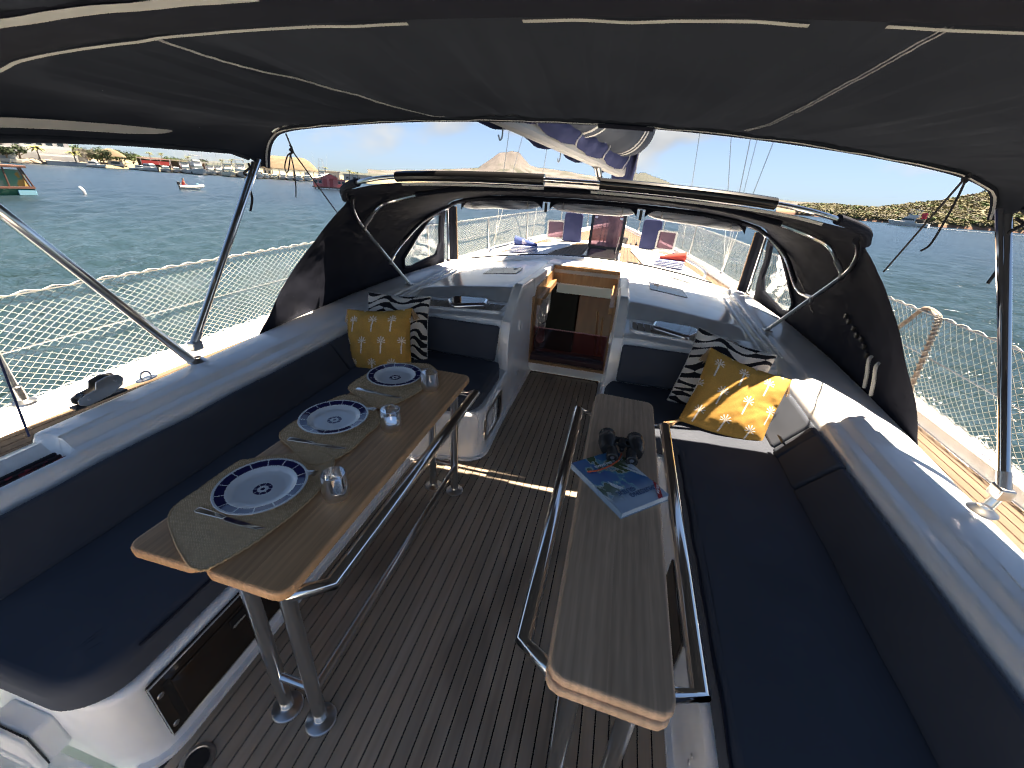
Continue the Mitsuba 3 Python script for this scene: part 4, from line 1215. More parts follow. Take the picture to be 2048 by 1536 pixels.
def slab(p_bot, p_top, thick_dir, y0, y1, th, r=.02, seed=0, along='y', zcut=None):
    """an upholstered back: a rounded box leaned from p_bot to p_top (x or y, z)"""
    h = math.hypot(p_top[0] - p_bot[0], p_top[1] - p_bot[1])
    m = bx(0, y1 - y0, 0, th, 0, h, r)
    m = sub(m, .06)
    n = meshkit.fbm(m.vertices * 4.0 + seed, 3, seed=seed) - .5
    m.fix_normals()
    m.vertices = m.vertices + m.vertex_normals * (n * .012)[:, None]
    d = np.array([p_top[0] - p_bot[0], p_top[1] - p_bot[1]]) / h
    v = m.vertices
    across = p_bot[0] + d[0] * v[:, 2] + thick_dir * d[1] * v[:, 1]
    z = p_bot[1] + d[1] * v[:, 2] - thick_dir * d[0] * v[:, 1] * 1
    out = np.column_stack([across, y0 + v[:, 0], z]) if along == 'y' else np.column_stack([y0 + v[:, 0], across, z])
    m.vertices = out
    m.fix_normals()
    return m


for s_c, kc in ((-1, c1), (1, c2)):
    pz = [(s_c * .766, y, .424) for y in np.linspace(.42, 1.86, 30)]
    obj('piping', tube(np.array(pz) + np.stack([.002 * np.sin(np.arange(30) * 1.3), np.zeros(30), .002 * np.cos(np.arange(30) * .9)], 1), .0042, 6), 'm_navy', kc)
b1 = obj('back_cushion', slab((-1.235, .438), (-1.372, .612), -1, -.35, 2.10, .055, .018, 3), 'm_cushion', None, smooth=40)
tag(b1, 'long navy backrest cushion along the coaming behind the laid table', 'cushion')
b2 = obj('back_cushion', slab((1.235, .438), (1.372, .612), 1, -.4, 1.735, .055, .018, 5), 'm_cushion', None, smooth=40)
tag(b2, 'long navy backrest cushion along the coaming facing the folded table', 'cushion')
b3 = obj('back_cushion', slab((1.237, .438), (1.374, .615), 1, 1.742, 2.075, .052, .018, 8), 'm_cushion', None, smooth=40)
tag(b3, 'short navy backrest cushion with a grey elastic band beside the yellow pillow', 'cushion')
for s_c, lab in ((-1, 'short navy corner cushion behind the pillows at the laid table'), (1, 'short navy corner cushion behind the pillows at the folded table')):
    kc = obj('corner_cushion', slab((s_c * 1.238, .438), (s_c * 1.376, .612), s_c, 2.11 if s_c < 0 else 2.084, 2.66, .055, .018, 21), 'm_cushion', None, smooth=40)
    tag(kc, lab, 'cushion')
e3 = slab((1.2345, .445), (1.3705, .612), 1, 1.98, 2.045, .054, .016, 8)
obj('elastic_band', e3, 'm_sailgrey', b3)
obj('elastic_seam', slab((1.2335, .535), (1.237, .541), 1, 1.975, 2.05, .02, .002, 8), 'm_black', b3)
b4 = obj('back_cushion', slab((2.605, .437), (2.705, .668), 1, -1.30, -.432, .05, .016, 11, along='x'), 'm_cushion', None, smooth=40)
tag(b4, 'navy backrest cushion under the instrument tray at the laid table end', 'cushion')
b5 = obj('back_cushion', slab((2.605, .437), (2.705, .668), 1, .432, 1.30, .05, .016, 13, along='x'), 'm_cushion', None, smooth=40)
tag(b5, 'navy backrest cushion under the instrument tray at the folded table end', 'cushion')


def pillow(S, th, seed, pinch=.06, n=44):
    u = np.linspace(-1, 1, n)
    U, V = np.meshgrid(u, u, indexing='ij')
    px = U * (1 - pinch * (1 - V ** 2) * np.abs(U) ** 3)
    py = V * (1 - pinch * (1 - U ** 2) * np.abs(V) ** 3)
    prof = ((1 - np.abs(U) ** 2.6) * (1 - np.abs(V) ** 2.6)) ** .55
    rad = np.arctan2(V, U)
    edge = np.clip(np.maximum(np.abs(U), np.abs(V)), 0, 1)
    wr = meshkit.fbm(np.stack([U * 2.0 + seed, V * 2.0, U * 0 + seed], -1), 4, seed=seed) - .5
    cr = meshkit.noise(np.stack([np.where(np.abs(U) > np.abs(V), V, U) * 11, edge * 1.5, U * 0 + seed], -1), seed=seed + 3) - .5
    amp = .030 * wr + .020 * cr * edge ** 3 * (1 - edge ** 8)
    ed = .5 * .02 * cr
    verts, faces, uvs = [], [], []
    for sgn in (1, -1):
        z = sgn * (th / 2 * prof + .004) + amp * np.clip(prof * 3, 0, 1)
        z = z + (1 - prof) * .012 * np.sin(3 * rad)
        verts.append(np.stack([px * S / 2, py * S / 2, z], -1).reshape(-1, 3))
        uvs.append(np.stack([(U + 1) / 2, (V + 1) / 2], -1).reshape(-1, 2))
    i, j = np.meshgrid(np.arange(n - 1), np.arange(n - 1), indexing='ij')
    q = np.stack([i * n + j, (i + 1) * n + j, (i + 1) * n + j + 1, i * n + j + 1], -1).reshape(-1, 4)
    f1 = np.vstack([q[:, [0, 1, 2]], q[:, [0, 2, 3]]])
    # rim joining the two faces
    b = np.concatenate([np.arange(n) * n, (n - 1) * n + np.arange(1, n), (np.arange(n - 2, -1, -1)) * n + n - 1, np.arange(n - 2, 0, -1)])
    bn = np.roll(b, -1)
    N = n * n
    rim = np.vstack([np.stack([b, bn, bn + N], 1), np.stack([b, bn + N, b + N], 1)])
    m = trimesh.Trimesh(np.vstack(verts), np.vstack([f1, f1[:, ::-1] + N, rim]), process=False)
    return m, np.vstack(uvs), verts[0].reshape(n, n, 3)[[0] * n, range(n)]


def frame(o, xdir, ydir):
    x = np.array(xdir, float); x /= np.linalg.norm(x)
    y = np.array(ydir, float); y -= x * (x @ y); y /= np.linalg.norm(y)
    z = np.cross(x, y)
    M = np.eye(4); M[:3, 0], M[:3, 1], M[:3, 2], M[:3, 3] = x, y, z, o
    return M


def put_pillow(name, label, cat, S, th, seed, o, xd, yd, mt, tass=None, piping=False):
    m, uv, _ = pillow(S, th, seed)
    M = frame(o, xd, yd)
    k = obj(name, m, mt, None, smooth=True, uv=uv, tw=T(M.tolist()))
    tag(k, label, cat)
    e = [(-1, -1), (1, -1), (1, 1), (-1, 1)]
    if piping:
        q = []
        for (a, b), (c, d) in zip(e, e[1:] + e[:1]):
            for t in np.linspace(0, 1, 14, endpoint=False):
                u_, v_ = a + (c - a) * t, b + (d - b) * t
                q.append((u_ * (1 - .06 * (1 - v_ ** 2) * abs(u_) ** 3) * S / 2, v_ * (1 - .06 * (1 - u_ ** 2) * abs(v_) ** 3) * S / 2, .012 * math.sin(3 * math.atan2(v_, u_))))
        obj('piping', tube(np.array(q), .0042, 6, closed=True), 'm_sailwhite', k, tw=T(M.tolist()))
    for (a, b), dirv, tm in tass or ():
        c = np.array([a * S / 2 * .985, b * S / 2 * .985, 0])
        Rl = M[:3, :3].T @ np.array(dirv, float)       # tassels hang in the yacht's frame
        Rl /= np.linalg.norm(Rl)
        sd = np.cross(Rl, [0.3, .2, 1]); sd /= np.linalg.norm(sd); sd2 = np.cross(Rl, sd)
        strands = [tube([c, c + Rl * .018], .008, 8), tube([c + Rl * .014, c + Rl * .026], .0095, 8)]
        for i in range(26):
            an = i * 2.4; rr = .0035 * math.sqrt(i)
            dd = sd * math.cos(an) + sd2 * math.sin(an)
            strands.append(tube([c + Rl * .022 + dd * rr * .35, c + Rl * .045 + dd * rr * .9, c + Rl * (.080 + .012 * math.sin(i * 3.1)) + dd * rr * 1.35], .0017, 4))
        obj('tassel', cat_(strands), tm, k, tw=T(M.tolist()))
    return k


put_pillow('pillow', 'black and white wave-patterned pillow with white piping at the laid table', 'pillow', .47, .13, 4, np.array([-1.115, 2.50, .618]), (1, .05, .05), (-.12, .40, 1), 'm_zebra', piping=True)
put_pillow('pillow', 'yellow pillow with white palm trees leaning behind the laid table', 'pillow', .46, .14, 6, np.array([-1.135, 2.285, .575]), (1, .10, .12), (-.16, .46, 1), 'm_palmcloth', tass=[((-1, 1), (-.1, -.1, -1), 'm_tassel_light'), ((1, 1), (.2, .3, -1), 'm_tassel'), ((1, -1), (1, 0, -1), 'm_tassel'), ((-1, -1), (-1, 0, -.4), 'm_tassel')])
put_pillow('pillow', 'black and white wave-patterned pillow tilted behind the yellow one at the folded table', 'pillow', .47, .13, 9, np.array([1.025, 2.50, .612]), (1, -.02, -.22), (.22, .42, 1), 'm_zebra', piping=True)
put_pillow('pillow', 'yellow pillow with white palm trees and tassels by the folded table', 'pillow', .45, .14, 12, np.array([1.055, 2.255, .592]), (1, -.10, -.24), (.24, .66, 1), 'm_palmcloth', tass=[((1, 1), (-.1, -.2, -1), 'm_tassel'), ((1, -1), (.8, -.3, -.45), 'm_tassel'), ((-1, -1), (-.8, -.5, -.3), 'm_tassel'), ((-1, 1), (-.3, -.1, -1), 'm_tassel')])

# ================================================================== PLACE SETTINGS
ZT = .7105
MATS = [
    [(-.792, .623), (-.70, .555), (-.594, .503), (-.561, .497), (-.534, .509), (-.491, .619), (-.467, .776), (-.480, .87), (-.503, .945), (-.530, .978), (-.565, .990), (-.62, .982), (-.775, .880), (-.800, .850), (-.80, .72)],
    [(-.795, 1.045), (-.70, .985), (-.60, .930), (-.565, .926), (-.528, .955), (-.50, 1.04), (-.500, 1.15), (-.497, 1.215), (-.535, 1.285), (-.60, 1.335), (-.66, 1.372), (-.735, 1.385), (-.775, 1.34), (-.795, 1.2)],
    [(-.782, 1.452), (-.70, 1.395), (-.623, 1.349), (-.575, 1.332), (-.540, 1.345), (-.512, 1.4), (-.475, 1.522), (-.457, 1.67), (-.485, 1.75), (-.535, 1.800), (-.58, 1.812), (-.70, 1.77), (-.768, 1.72), (-.782, 1.6)],
]
PLT = [(-.617, .768), (-.660, 1.176), (-.630, 1.598)]
KNF = [((-.728, .645), (-.500, .644)), ((-.738, 1.018), (-.512, 1.034)), ((-.737, 1.442), (-.511, 1.438))]
GLS = [(-.392, .812), (-.425, 1.198), (-.428, 1.552)]
WH = ['nearest the camera', 'in the middle of the table', 'at the far end of the table']
pl_prof = [(0, .0085), (.060, .0085), (.078, .0095), (.086, .0155), (.092, .0205), (.098, .0225), (.120, .0265), (.1265, .0280), (.1285, .0270), (.1265, .0245), (.098, .0170), (.088, .0120), (.080, .0040), (.068, .0), (.060, .0015), (0, .0025)]
gprof_o = [(0, 0), (.022, .0), (.028, .003), (.034, .012), (.0385, .026), (.0402, .040), (.0395, .058), (.0375, .078), (.0345, .100)]
gprof_i = [(.0335, .100), (.0363, .078), (.0382, .058), (.0388, .040), (.0370, .027), (.0322, .014), (.025, .0085), (0, .0085)]
wprof = [(0, .0080), (.0252, .0082), (.0327, .0142), (.0375, .027), (.0393, .040), (.0392, .046), (.0386, .0475), (.030, .0466), (0, .0466)]
mat_keys = []
for i in range(3):
    mp = Polygon(catmull(MATS[i], 6, closed=True)).buffer(.002)
    mm = pad(mp, 0, .0048, r=.002, n=240, rb=.001, steps=3)
    mm = sub(mm, .03)
    mm.vertices[:, 2] += .0020 * meshkit.noise(np.stack([mm.vertices[:, 0] * 20, mm.vertices[:, 1] * 20, mm.vertices[:, 0] * 0], -1)) * (mm.vertices[:, 2] > .002)
    rot = math.radians(-22 + 9 * i)
    c, s_ = math.cos(rot), math.sin(rot)
    uv = np.column_stack([mm.vertices[:, 0] * c - mm.vertices[:, 1] * s_, mm.vertices[:, 0] * s_ + mm.vertices[:, 1] * c]) + 2
    k = obj('placemat', mm, 'm_straw', None, smooth=True, uv=uv, tw=T().translate([0, 0, ZT + .0006 * i]))
    tag(k, 'woven straw placemat under the plate ' + WH[i], 'placemat')
    edge = np.array(mp.exterior.segmentize(.012).coords)[:-1]
    obj('braided_edge', tube(np.column_stack([edge, .0035 + .0012 * np.sin(np.arange(len(edge)) * 2.1)]), .0034, 6, closed=True), 'm_tassel', k, tw=T().translate([0, 0, ZT + .0006 * i]))
    pm = lathe(pl_prof, 96)
    k = obj('plate', pm, 'm_plate', None, smooth=True, uv=pm.vertices[:, :2], tw=T().translate([PLT[i][0], PLT[i][1], ZT + .0065]).rotate([0, 0, 1], 20 + 37 * i))
    tag(k, 'white plate with a navy segmented rim, ' + WH[i], 'plate')
    # knife
    (xa, ya), (xb, yb) = KNF[i]
    L = math.hypot(xb - xa, yb - ya)
    hdl = Polygon([(0, -.0075), (.005, -.009), (.095, -.0062), (.098, .0055), (.005, .009), (0, .0075)]).buffer(.001)
    bl = Polygon([(.096, -.0035), (.10, -.009), (.16, -.0105), (L - .02, -.008), (L, .004), (.10, .005), (.096, .003)])
    tw = T().translate([xa, ya, ZT + .0062]).rotate([0, 0, 1], math.degrees(math.atan2(yb - ya, xb - xa)))
    k = thing('knife', 'steel table knife beside the plate ' + WH[i], 'knife')
    obj('handle', pad(hdl, 0, .0065, r=.0028, rb=.002, n=80), 'm_chrome', k, tw=tw)
    obj('blade', pad(bl, .0015, .0034, r=.0006, rb=.0005, n=80), 'm_chrome', k, tw=tw)
    # fork, mostly hidden by the plate's far rim
    k = thing('fork', 'steel fork past the rim of the plate ' + WH[i], 'fork')
    px_, py_ = PLT[i]
    fk = Polygon([(0, -.008), (.01, -.0095), (.10, -.004), (.135, -.005), (.15, -.012), (.155, -.012), (.155, .012), (.15, .012), (.135, .005), (.10, .004), (.01, .0095), (0, .008)]).buffer(.0008)
    tw = T().translate([px_ - .108, py_ + .106 + .006 * i, ZT + .0065]).rotate([0, 0, 1], 1 + 2 * i)
    obj('handle', pad(fk, 0, .004, r=.0015, rb=.001, n=100), 'm_chrome', k, tw=tw)
    for q in range(4):
        yq = -.0105 + .007 * q
        obj('tine', tube(catmull([(.153, yq, .002), (.175, yq, .006), (.20, yq * .9, .010), (.212, yq * .85, .009)], 4), .0014, 6), 'm_chrome', k, tw=tw)
    k = thing('water_glass', 'stemless tumbler half full of water on the teak ' + ['nearest the camera', 'in the middle of the table', 'at the far end of the table'][i], 'glass')
    G = lathe(gprof_o + gprof_i, 64)
    obj('tumbler', G, 'm_glass', k, smooth=50, tw=T().translate([GLS[i][0], GLS[i][1], ZT]))
    obj('water', lathe(wprof, 64), 'm_drink', k, smooth=50, tw=T().translate([GLS[i][0], GLS[i][1], ZT]))

# ================================================================== BOOK, BINOCULARS
bq = np.array([(.300, 1.222), (.452, 1.005), (.600, 1.140), (.488, 1.256)])
ox = bq[1] - bq[2]; bw = np.linalg.norm(ox)
ang_ = math.degrees(math.atan2(*(bq[0] - bq[1])[::-1]))
# local: u along the near edge (spine at u=0), v away from the camera
W_, L_b, th_ = .200, .265, .022
BM = frame(np.array([bq[1][0], bq[1][1], ZT]), (bq[2][0] - bq[1][0], bq[2][1] - bq[1][1], 0), (bq[0][0] - bq[1][0], bq[0][1] - bq[1][1], 0))
bk = thing('book', 'paperback sailing guide with a blue sea cover lying on the folded table', 'book')
BT_ = T(BM.tolist())
obj('pages', bx(.004, W_ - .003, .003, L_b - .003, .0012, th_ - .0012, .0005), 'm_paper', bk, tw=BT_)
nu, nv = 21, 27
U, V = np.meshgrid(np.linspace(0, 1, nu), np.linspace(0, 1, nv), indexing='ij')
Z = th_ + .003 * (U * (1 - U) * 2) + .004 * np.clip(V - .75, 0, 1) * (1 - U) * 2
cm = grid_mesh(np.stack([U * W_, V * L_b, Z], -1))
obj('cover', cm, 'm_cover', bk, smooth=True, uv=np.stack([1 - U, V], -1).reshape(-1, 2), tw=BT_)
obj('cover', bx(0, W_, 0, L_b, 0, .0010), 'm_spine', bk, tw=BT_)
obj('spine', bx(-.0012, .0012, 0, L_b, 0, th_ + .0005, .0005), 'm_spine', bk, tw=BT_)


def title(text, h, u0, v0, mt, bold=False):
    """print on the cover, read from the far side of the table"""
    m = meshkit.text_mesh(text, h, .0006, bold)
    w = m.bounds[1][0]
    return obj('lettering', m, mt, bk, smooth=False, tw=BT_ @ T().translate([u0 + w, v0 + h, th_ + .0032]).rotate([0, 0, 1], 180))


title('CRUISING', .017, .075, .040, 'm_ink', True)
title('GUIDE', .017, .040, .062, 'm_ink', True)
title('THE BAHAMAS', .011, .060, .205, 'm_inkwhite', True)
obj('ribbon', prism(Polygon([(.150, .0), (.168, .0), (W_ - .001, .048), (W_ - .001, .075)]), th_ + .0034, th_ + .0040), 'm_ribbonred', bk, smooth=False, tw=BT_)
rm = meshkit.text_mesh('EDITION', .0075, .0005, True)
obj('lettering', rm, 'm_inkwhite', bk, smooth=False, tw=BT_ @ T().translate([W_ - .006, .054, th_ + .0041]).rotate([0, 0, 1], 180 + 47))

bi = thing('binoculars', 'black rubber-armoured binoculars resting at the edge of the book on the folded table', 'binoculars')
Bm = T(frame(np.array([.440, 1.338, ZT]), (1, .05, 0), (-.05, 1, 0)).tolist())
for s in (-1, 1):
    x = s * .034
    body = []
    hull_pts = []
    for (yy, rx, rz, zz0) in ((-.025, .022, .024, .034), (.0, .030, .031, .036), (.03, .034, .034, .036), (.055, .032, .033, .034)):
        for a in np.linspace(0, 2 * math.pi, 24, endpoint=False):
            hull_pts.append((x + s * .018 + rx * math.cos(a), yy, zz0 + rz * math.sin(a)))
    obj('prism_body', wobble(sub(trimesh.convex.convex_hull(np.array(hull_pts)), .012), .002, 60, 3), 'm_black', bi, tw=Bm, smooth=45)
    R90 = np.array(trimesh.transformations.rotation_matrix(math.pi / 2, [1, 0, 0]))
    ey = lathe([(0, .058), (.012, .058), (.0125, .062), (.0175, .064), (.021, .062), (.0215, .046), (.0195, .044), (.0195, .02), (.017, 0)], 40)
    ey.apply_transform(R90)
    obj('eyepiece', ey, 'm_black', bi, tw=Bm @ T().translate([x, -.012, .034]))
    obj('eye_lens', xf(lathe([(0, .0595), (.0075, .0592)], 24), M=None, rx=90, t=(x, -.012, .034)), 'm_lens', bi, tw=Bm)
    ob_ = lathe([(.030, .0), (.031, .03), (.029, .034), (.026, .03), (.026, .028), (0, .028)], 32)
    obj('objective', xf(ob_, rx=-90, t=(x + s * .018, .05, .034)), 'm_black', bi, tw=Bm)
obj('focus_wheel', xf(lathe([(0, .03), (.013, .03), (.0145, .027), (.0145, .0), (0, 0)], 28), rx=90, t=(0, .02, .050)), 'm_blackgloss', bi, tw=Bm)
obj('bridge', cat_([bx(-.03, .03, -.004, .004, .044, .052, .003), bx(-.03, .03, .030, .045, .036, .056, .004), bx(-.008, .008, -.02, .05, .030, .046, .004)]), 'm_blackgloss', bi, tw=Bm)
obj('strap', tube(catmull([(.441, 1.30, .747), (.432, 1.27, .739), (.405, 1.225, .7385), (.365, 1.185, .7380), (.332, 1.166, .7375)], 8), .003, 6), 'm_redstrap', bi)

# ================================================================== DECK GEAR
tb = thing('turning_block', 'grey sheet turning block standing on the coaming beside the net', 'block')
chk = Polygon([(0, 0), (.02, -.012), (.10, -.002), (.150, .020), (.160, .045), (.150, .062), (.11, .068), (.075, .060), (.065, .030), (.025, .024), (0, .014)]).buffer(.006)
tM = T().translate([-1.690, .965, .705]).rotate([0, 0, 1], 88)
for o in (-.024, .018):
    obj('cheek', pad(chk, 0, .006, r=.0025, n=110), 'm_steel', tb, tw=tM @ T().translate([0, o, 0]).rotate([1, 0, 0], 90))
for (xx, zz, r) in ((.125, .036, .030), (.025, .012, .018)):
    obj('sheave', xf(lathe([(0, .036), (r, .036), (r * .8, .018), (r, 0), (0, 0)], 24), rx=90, t=(xx, .016, zz)), 'm_black', tb, tw=tM)
for (xx, zz) in ((.135, .045), (.028, .008), (.150, .022)):
    obj('rivet', xf(lathe([(0, .004), (.005, .003), (.006, 0)], 12), rx=90, t=(xx, -.030, zz)), 'm_chrome', tb, tw=tM)
obj('base', bx(-.02, .17, -.022, .018, -.022, -.012, .004), 'm_black', tb, tw=tM)
pe = thing('pad_eye', 'polished ring eye on an oval plate beside the grey turning block', 'ring')
obj('plate', pad(Polygon([(.045 * math.cos(a), .022 * math.sin(a)) for a in np.linspace(0, 2 * math.pi, 32, endpoint=False)]), 0, .006, r=.003, n=48), 'm_chrome', pe, tw=T().translate([-1.690, 1.235, .688]).rotate([0, 0, 1], 86))
obj('ring', tube([(.020 * math.cos(a), 0, .016 + .020 * math.sin(a)) for a in np.linspace(0, 2 * math.pi, 24, endpoint=False)], .004, 8, closed=True), 'm_chrome', pe, tw=T().translate([-1.690, 1.235, .690]).rotate([0, 0, 1], 80))
# running lines leading aft out of the coaming
RP = [('m_rope_yellow', 'black line flecked with yellow, outermost of the lines leading out of the coaming', -1.585), ('m_cord', 'plain black line second from the rail, leading out of the coaming', -1.565), ('m_rope_red', 'thin dark red flecked line, outer of two red ones leading out of the coaming', -1.520),
      ('m_rope_red2', 'dark red line next to the white flecked one leading out of the coaming', -1.500), ('m_rope_white', 'white line with black flecks, innermost of the lines leading out of the coaming', -1.475)]
RPX = [-1.580, -1.556, -1.532, -1.510, -1.488]
for (mt, lab, _), x in zip(RP, RPX):
    yv = np.linspace(-1.0, .95, 24)
    k = obj('rope', tube(np.stack([x + .004 * np.sin(yv * 5 + x * 40), yv, .609 + .003 * np.cos(yv * 4 + x * 30)], 1), .0088, 8), mt, None)
    tag(k, lab, 'rope')
sc = obj('blue_cord', tube([(-1.672, .79, .66), (-1.70, .835, 1.0), (-1.72, .87, 1.30)], .0036, 6), 'm_bluecord', None)
tag(sc, 'thin dark blue cord rising from the coaming across the marina-side net', 'cord')

# towels
def folded(w, d, h, layers):
    P = []
    ms, uvs = [], []
    m = bx(-w / 2, w / 2, -d / 2, d / 2, 0, h, min(.02, h * .4))
    m = sub(m, .03)
    m.vertices[:, 0] += .010 * np.sin(m.vertices[:, 2] * 95)
    m.vertices[:, 2] += .008 * (meshkit.noise(m.vertices * 14) - .5)
    return m


for s, (x, y, rot) in ((-1, (-.93, 5.60, 4)), (1, (.93, 5.62, -10))):
    z = rz_(x, y) + .024
    st = 'on the foredeck platform, marina side' if s < 0 else 'on the foredeck platform, hillside side'
    m = folded(.33, .24, .085, 3)
    uv = np.column_stack([m.vertices[:, 0] * 2, m.vertices[:, 2] * 11 + m.vertices[:, 1] * 2.2])
    k = obj('folded_towel', m, 'm_stripe', None, smooth=True, uv=uv, tw=T().translate([x, y, z]).rotate([0, 0, 1], rot))
    tag(k, 'folded blue and white striped towel under a ' + ('blue' if s < 0 else 'red') + ' towel on the foredeck', 'towel')
    prof = np.array([(t, .012 + .035 * math.sin(math.pi * (t * .5 + .5)) + .04 * t) for t in np.linspace(0, 1, 14)])
    roll_ = []
    for q, t in enumerate(np.linspace(0, 1, 14)):
        r0 = .018 + .042 * t
        roll_.append([( -.15 + .30 * t, r0 * math.cos(a) * 1.25, r0 * .95 * math.sin(a) + r0 * .9) for a in np.linspace(0, 2 * math.pi, 18, endpoint=False)])
    rr = cat_([grid_mesh(np.array(roll_), closed_v=True)])
    mm = sub(rr, .02); mm.vertices += .006 * (meshkit.noise(mm.vertices * 22)[:, None] - .5)
    k = obj('rolled_towel', mm, 'm_redcloth' if s > 0 else 'm_towelblue', None, smooth=True, uv=mm.vertices[:, :2] * 3, tw=T().translate([x + .02, y + .0, z + .082]).rotate([0, 0, 1], rot + (6 if s > 0 else 176)))
    tag(k, ('red towel' if s > 0 else 'blue and pink towel') + ' rolled on top of the folded striped one on the foredeck', 'towel')
    sp = [(.15, r_ * math.cos(a) * 1.2, r_ * math.sin(a) + .054) for a, r_ in zip(np.linspace(0, 12, 40), np.linspace(.008, .052, 40))]
    obj('rolled_edge', tube(sp, .006, 5), 'm_sailwhite' if s > 0 else 'm_redcloth', k, tw=T().translate([x + .022, y, z + .082]).rotate([0, 0, 1], rot + (6 if s > 0 else 176)))

# folding deck seats
for s, (x, y, rot) in ((-1, (-.52, 7.35, 6)), (1, (.745, 7.45, -4))):
    z = rz_(x, y) + .004
    k = thing('deck_seat', 'navy padded folding seat on the foredeck ' + ('left of the open hatch' if s < 0 else 'right of the open hatch'), 'seat')
    tw = T().translate([x, y, z]).rotate([0, 0, 1], rot)
    bp = rpoly([(-.15, 0), (.15, 0), (.15, .46), (-.15, .46)], .055)
    obj('backrest', pad(bp, 0, .05, r=.02, n=100), 'm_sailnavy', k, tw=tw @ T().rotate([1, 0, 0], 80 if s > 0 else 84))
    obj('seam', tube([(-.15, -.002, .36), (.15, -.002, .36)], .003, 5), 'm_navy', k, tw=tw @ T().rotate([1, 0, 0], -8))
    obj('seat', pad(rpoly([(-.16, 0), (.16, 0), (.16, .42), (-.16, .42)], .03), 0, .05, r=.02, n=80), 'm_sailnavy', k, tw=tw @ T().translate([0, .03, .001]))

# ================================================================== BOOM AND SAIL
G0, G1 = np.array([.14, 6.95, 1.705]), np.array([-1.29, 1.35, 2.14])
bd = G1 - G0; BLEN = np.linalg.norm(bd); bd /= BLEN
bw_ = np.cross(bd, [0, 0, 1]); bw_ /= np.linalg.norm(bw_)      # to port of the boom (boom points aft)
stb = -bw_ if bw_[0] < 0 else bw_
stb = stb if stb[0] > 0 else -stb
bz = np.cross(stb, -bd); bz = bz if bz[2] > 0 else -bz
bp_ = lambda l, w, z: G0 + bd * l + stb * w + bz * z
bo = thing('boom', 'pale grey boom slanting up over the cockpit from the mast', 'boom')
secb = [(-.075, .03), (-.05, 0), (.05, 0), (.075, .03), (.08, .16), (.05, .2), (-.05, .2), (-.08, .16)]
obj('spar', cat_([grid_mesh(np.array([[bp_(l, w, z) for w, z in secb] for l in np.linspace(.05, BLEN, 8)]), closed_v=True, flip=False)]), 'm_sailwhite', bo, smooth=25)
obj('vang', cyl(bp_(1.15, 0, .0), (MX, MY - .16, .98), .034, 14), 'm_blackgloss', bo)
obj('vang_end', cyl(bp_(1.15, 0, .01), bp_(1.15, 0, .0) * .90 + np.array([MX, MY - .16, .98]) * .10, .042, 14), 'm_steel', bo)
obj('gooseneck', cat_([bx(MX - .05, MX + .05, MY - .22, MY - .12, 1.70, 1.88, .01)]), 'm_black', bo)
for l in (2.2, 3.4):
    obj('hook', tube(catmull([bp_(l, -.05, 0), bp_(l, -.05, -.06), bp_(l + .03, -.05, -.09), bp_(l + .06, -.05, -.06)], 5), .006, 6), 'm_sailwhite', bo)

sb_ = thing('sail_bag', 'navy sail bag over the boom, bulging with the stowed mainsail, white stripes and lettering', 'sail bag')
ls = np.linspace(.25, BLEN - .05, 70)
# scalloped drapes on both sides of the boom
for side in (1, -1):
    rows = []
    for l in ls:
        sc_ = abs(math.sin(math.pi * (l - .35) / .92))
        low = (.085 - .045 * sc_ ** .7) if side > 0 else (.05 - .075 * sc_)
        rows.append([bp_(l, side * (.092 + .05 * math.sin(math.pi * t) + .012 * math.sin(l * 17 + t * 5)), low + (.31 - low) * t) for t in np.linspace(0, 1, 9)])
    obj('side_flap', grid_mesh(np.array(rows), flip=side < 0), 'm_sailnavy', sb_, smooth=True)
for i in range(6):
    l = .35 + .92 * i
    q = catmull([bp_(l, .13, .31), bp_(l - .01, .165, .25), bp_(l, .155, .18), bp_(l + .05, .13, .11), bp_(l - .02, .095, .07)], 6)
    obj('reef_tie', tube(q, .008, 6), 'm_sailwhite', sb_)
obj('batten', tube([bp_(l, .150, .315) for l in np.linspace(.25, BLEN - .05, 20)], .016, 8), 'm_sailwhite', sb_)


def roll_r(l): return float(np.interp(l, [0, .4, 1.2, 3, BLEN], [.26, .38, .43, .43, .38]))


RA = np.linspace(0, 2 * math.pi, 40, endpoint=False)
def roll_pt(l, a, k=1.0):
    r = roll_r(l) * k
    sag = 1 + .05 * math.sin(l * 5 + 2 * a) + .03 * math.sin(l * 13)
    return bp_(l, .10 + r * .92 * math.cos(a) * sag, (.28 + r * .80) + r * 1.0 * math.sin(a) * sag)


obj('roll', grid_mesh(np.array([[roll_pt(l, a) for a in RA] for l in np.linspace(.30, BLEN - .1, 90)]), closed_v=True, flip=False), 'm_sailgrey', sb_, smooth=True)
for l in (.72, .80, 2.05, 2.16):
    obj('stripe', grid_mesh(np.array([[roll_pt(q, a, 1.012) for a in RA] for q in (l, l + .035)]), closed_v=True), 'm_sailwhite', sb_, smooth=True)
tm = meshkit.text_mesh('numma', .26, .004, True)
tvv, tff = trimesh.remesh.subdivide_to_size(tm.vertices, tm.faces, .05)
Lw = tvv[:, 0].max()
# letters read from starboard, their feet low on the roll; wrapped round it
newv = []
for (x, y, z) in tvv:
    l = 2.24 + (Lw - x)
    a = -.55 + y / .36
    newv.append(roll_pt(l, a, 1.010 + z * 3))
tmm = trimesh.Trimesh(np.array(newv), tff, process=False)
obj('lettering', tmm, 'm_sailwhite', sb_, smooth=False)
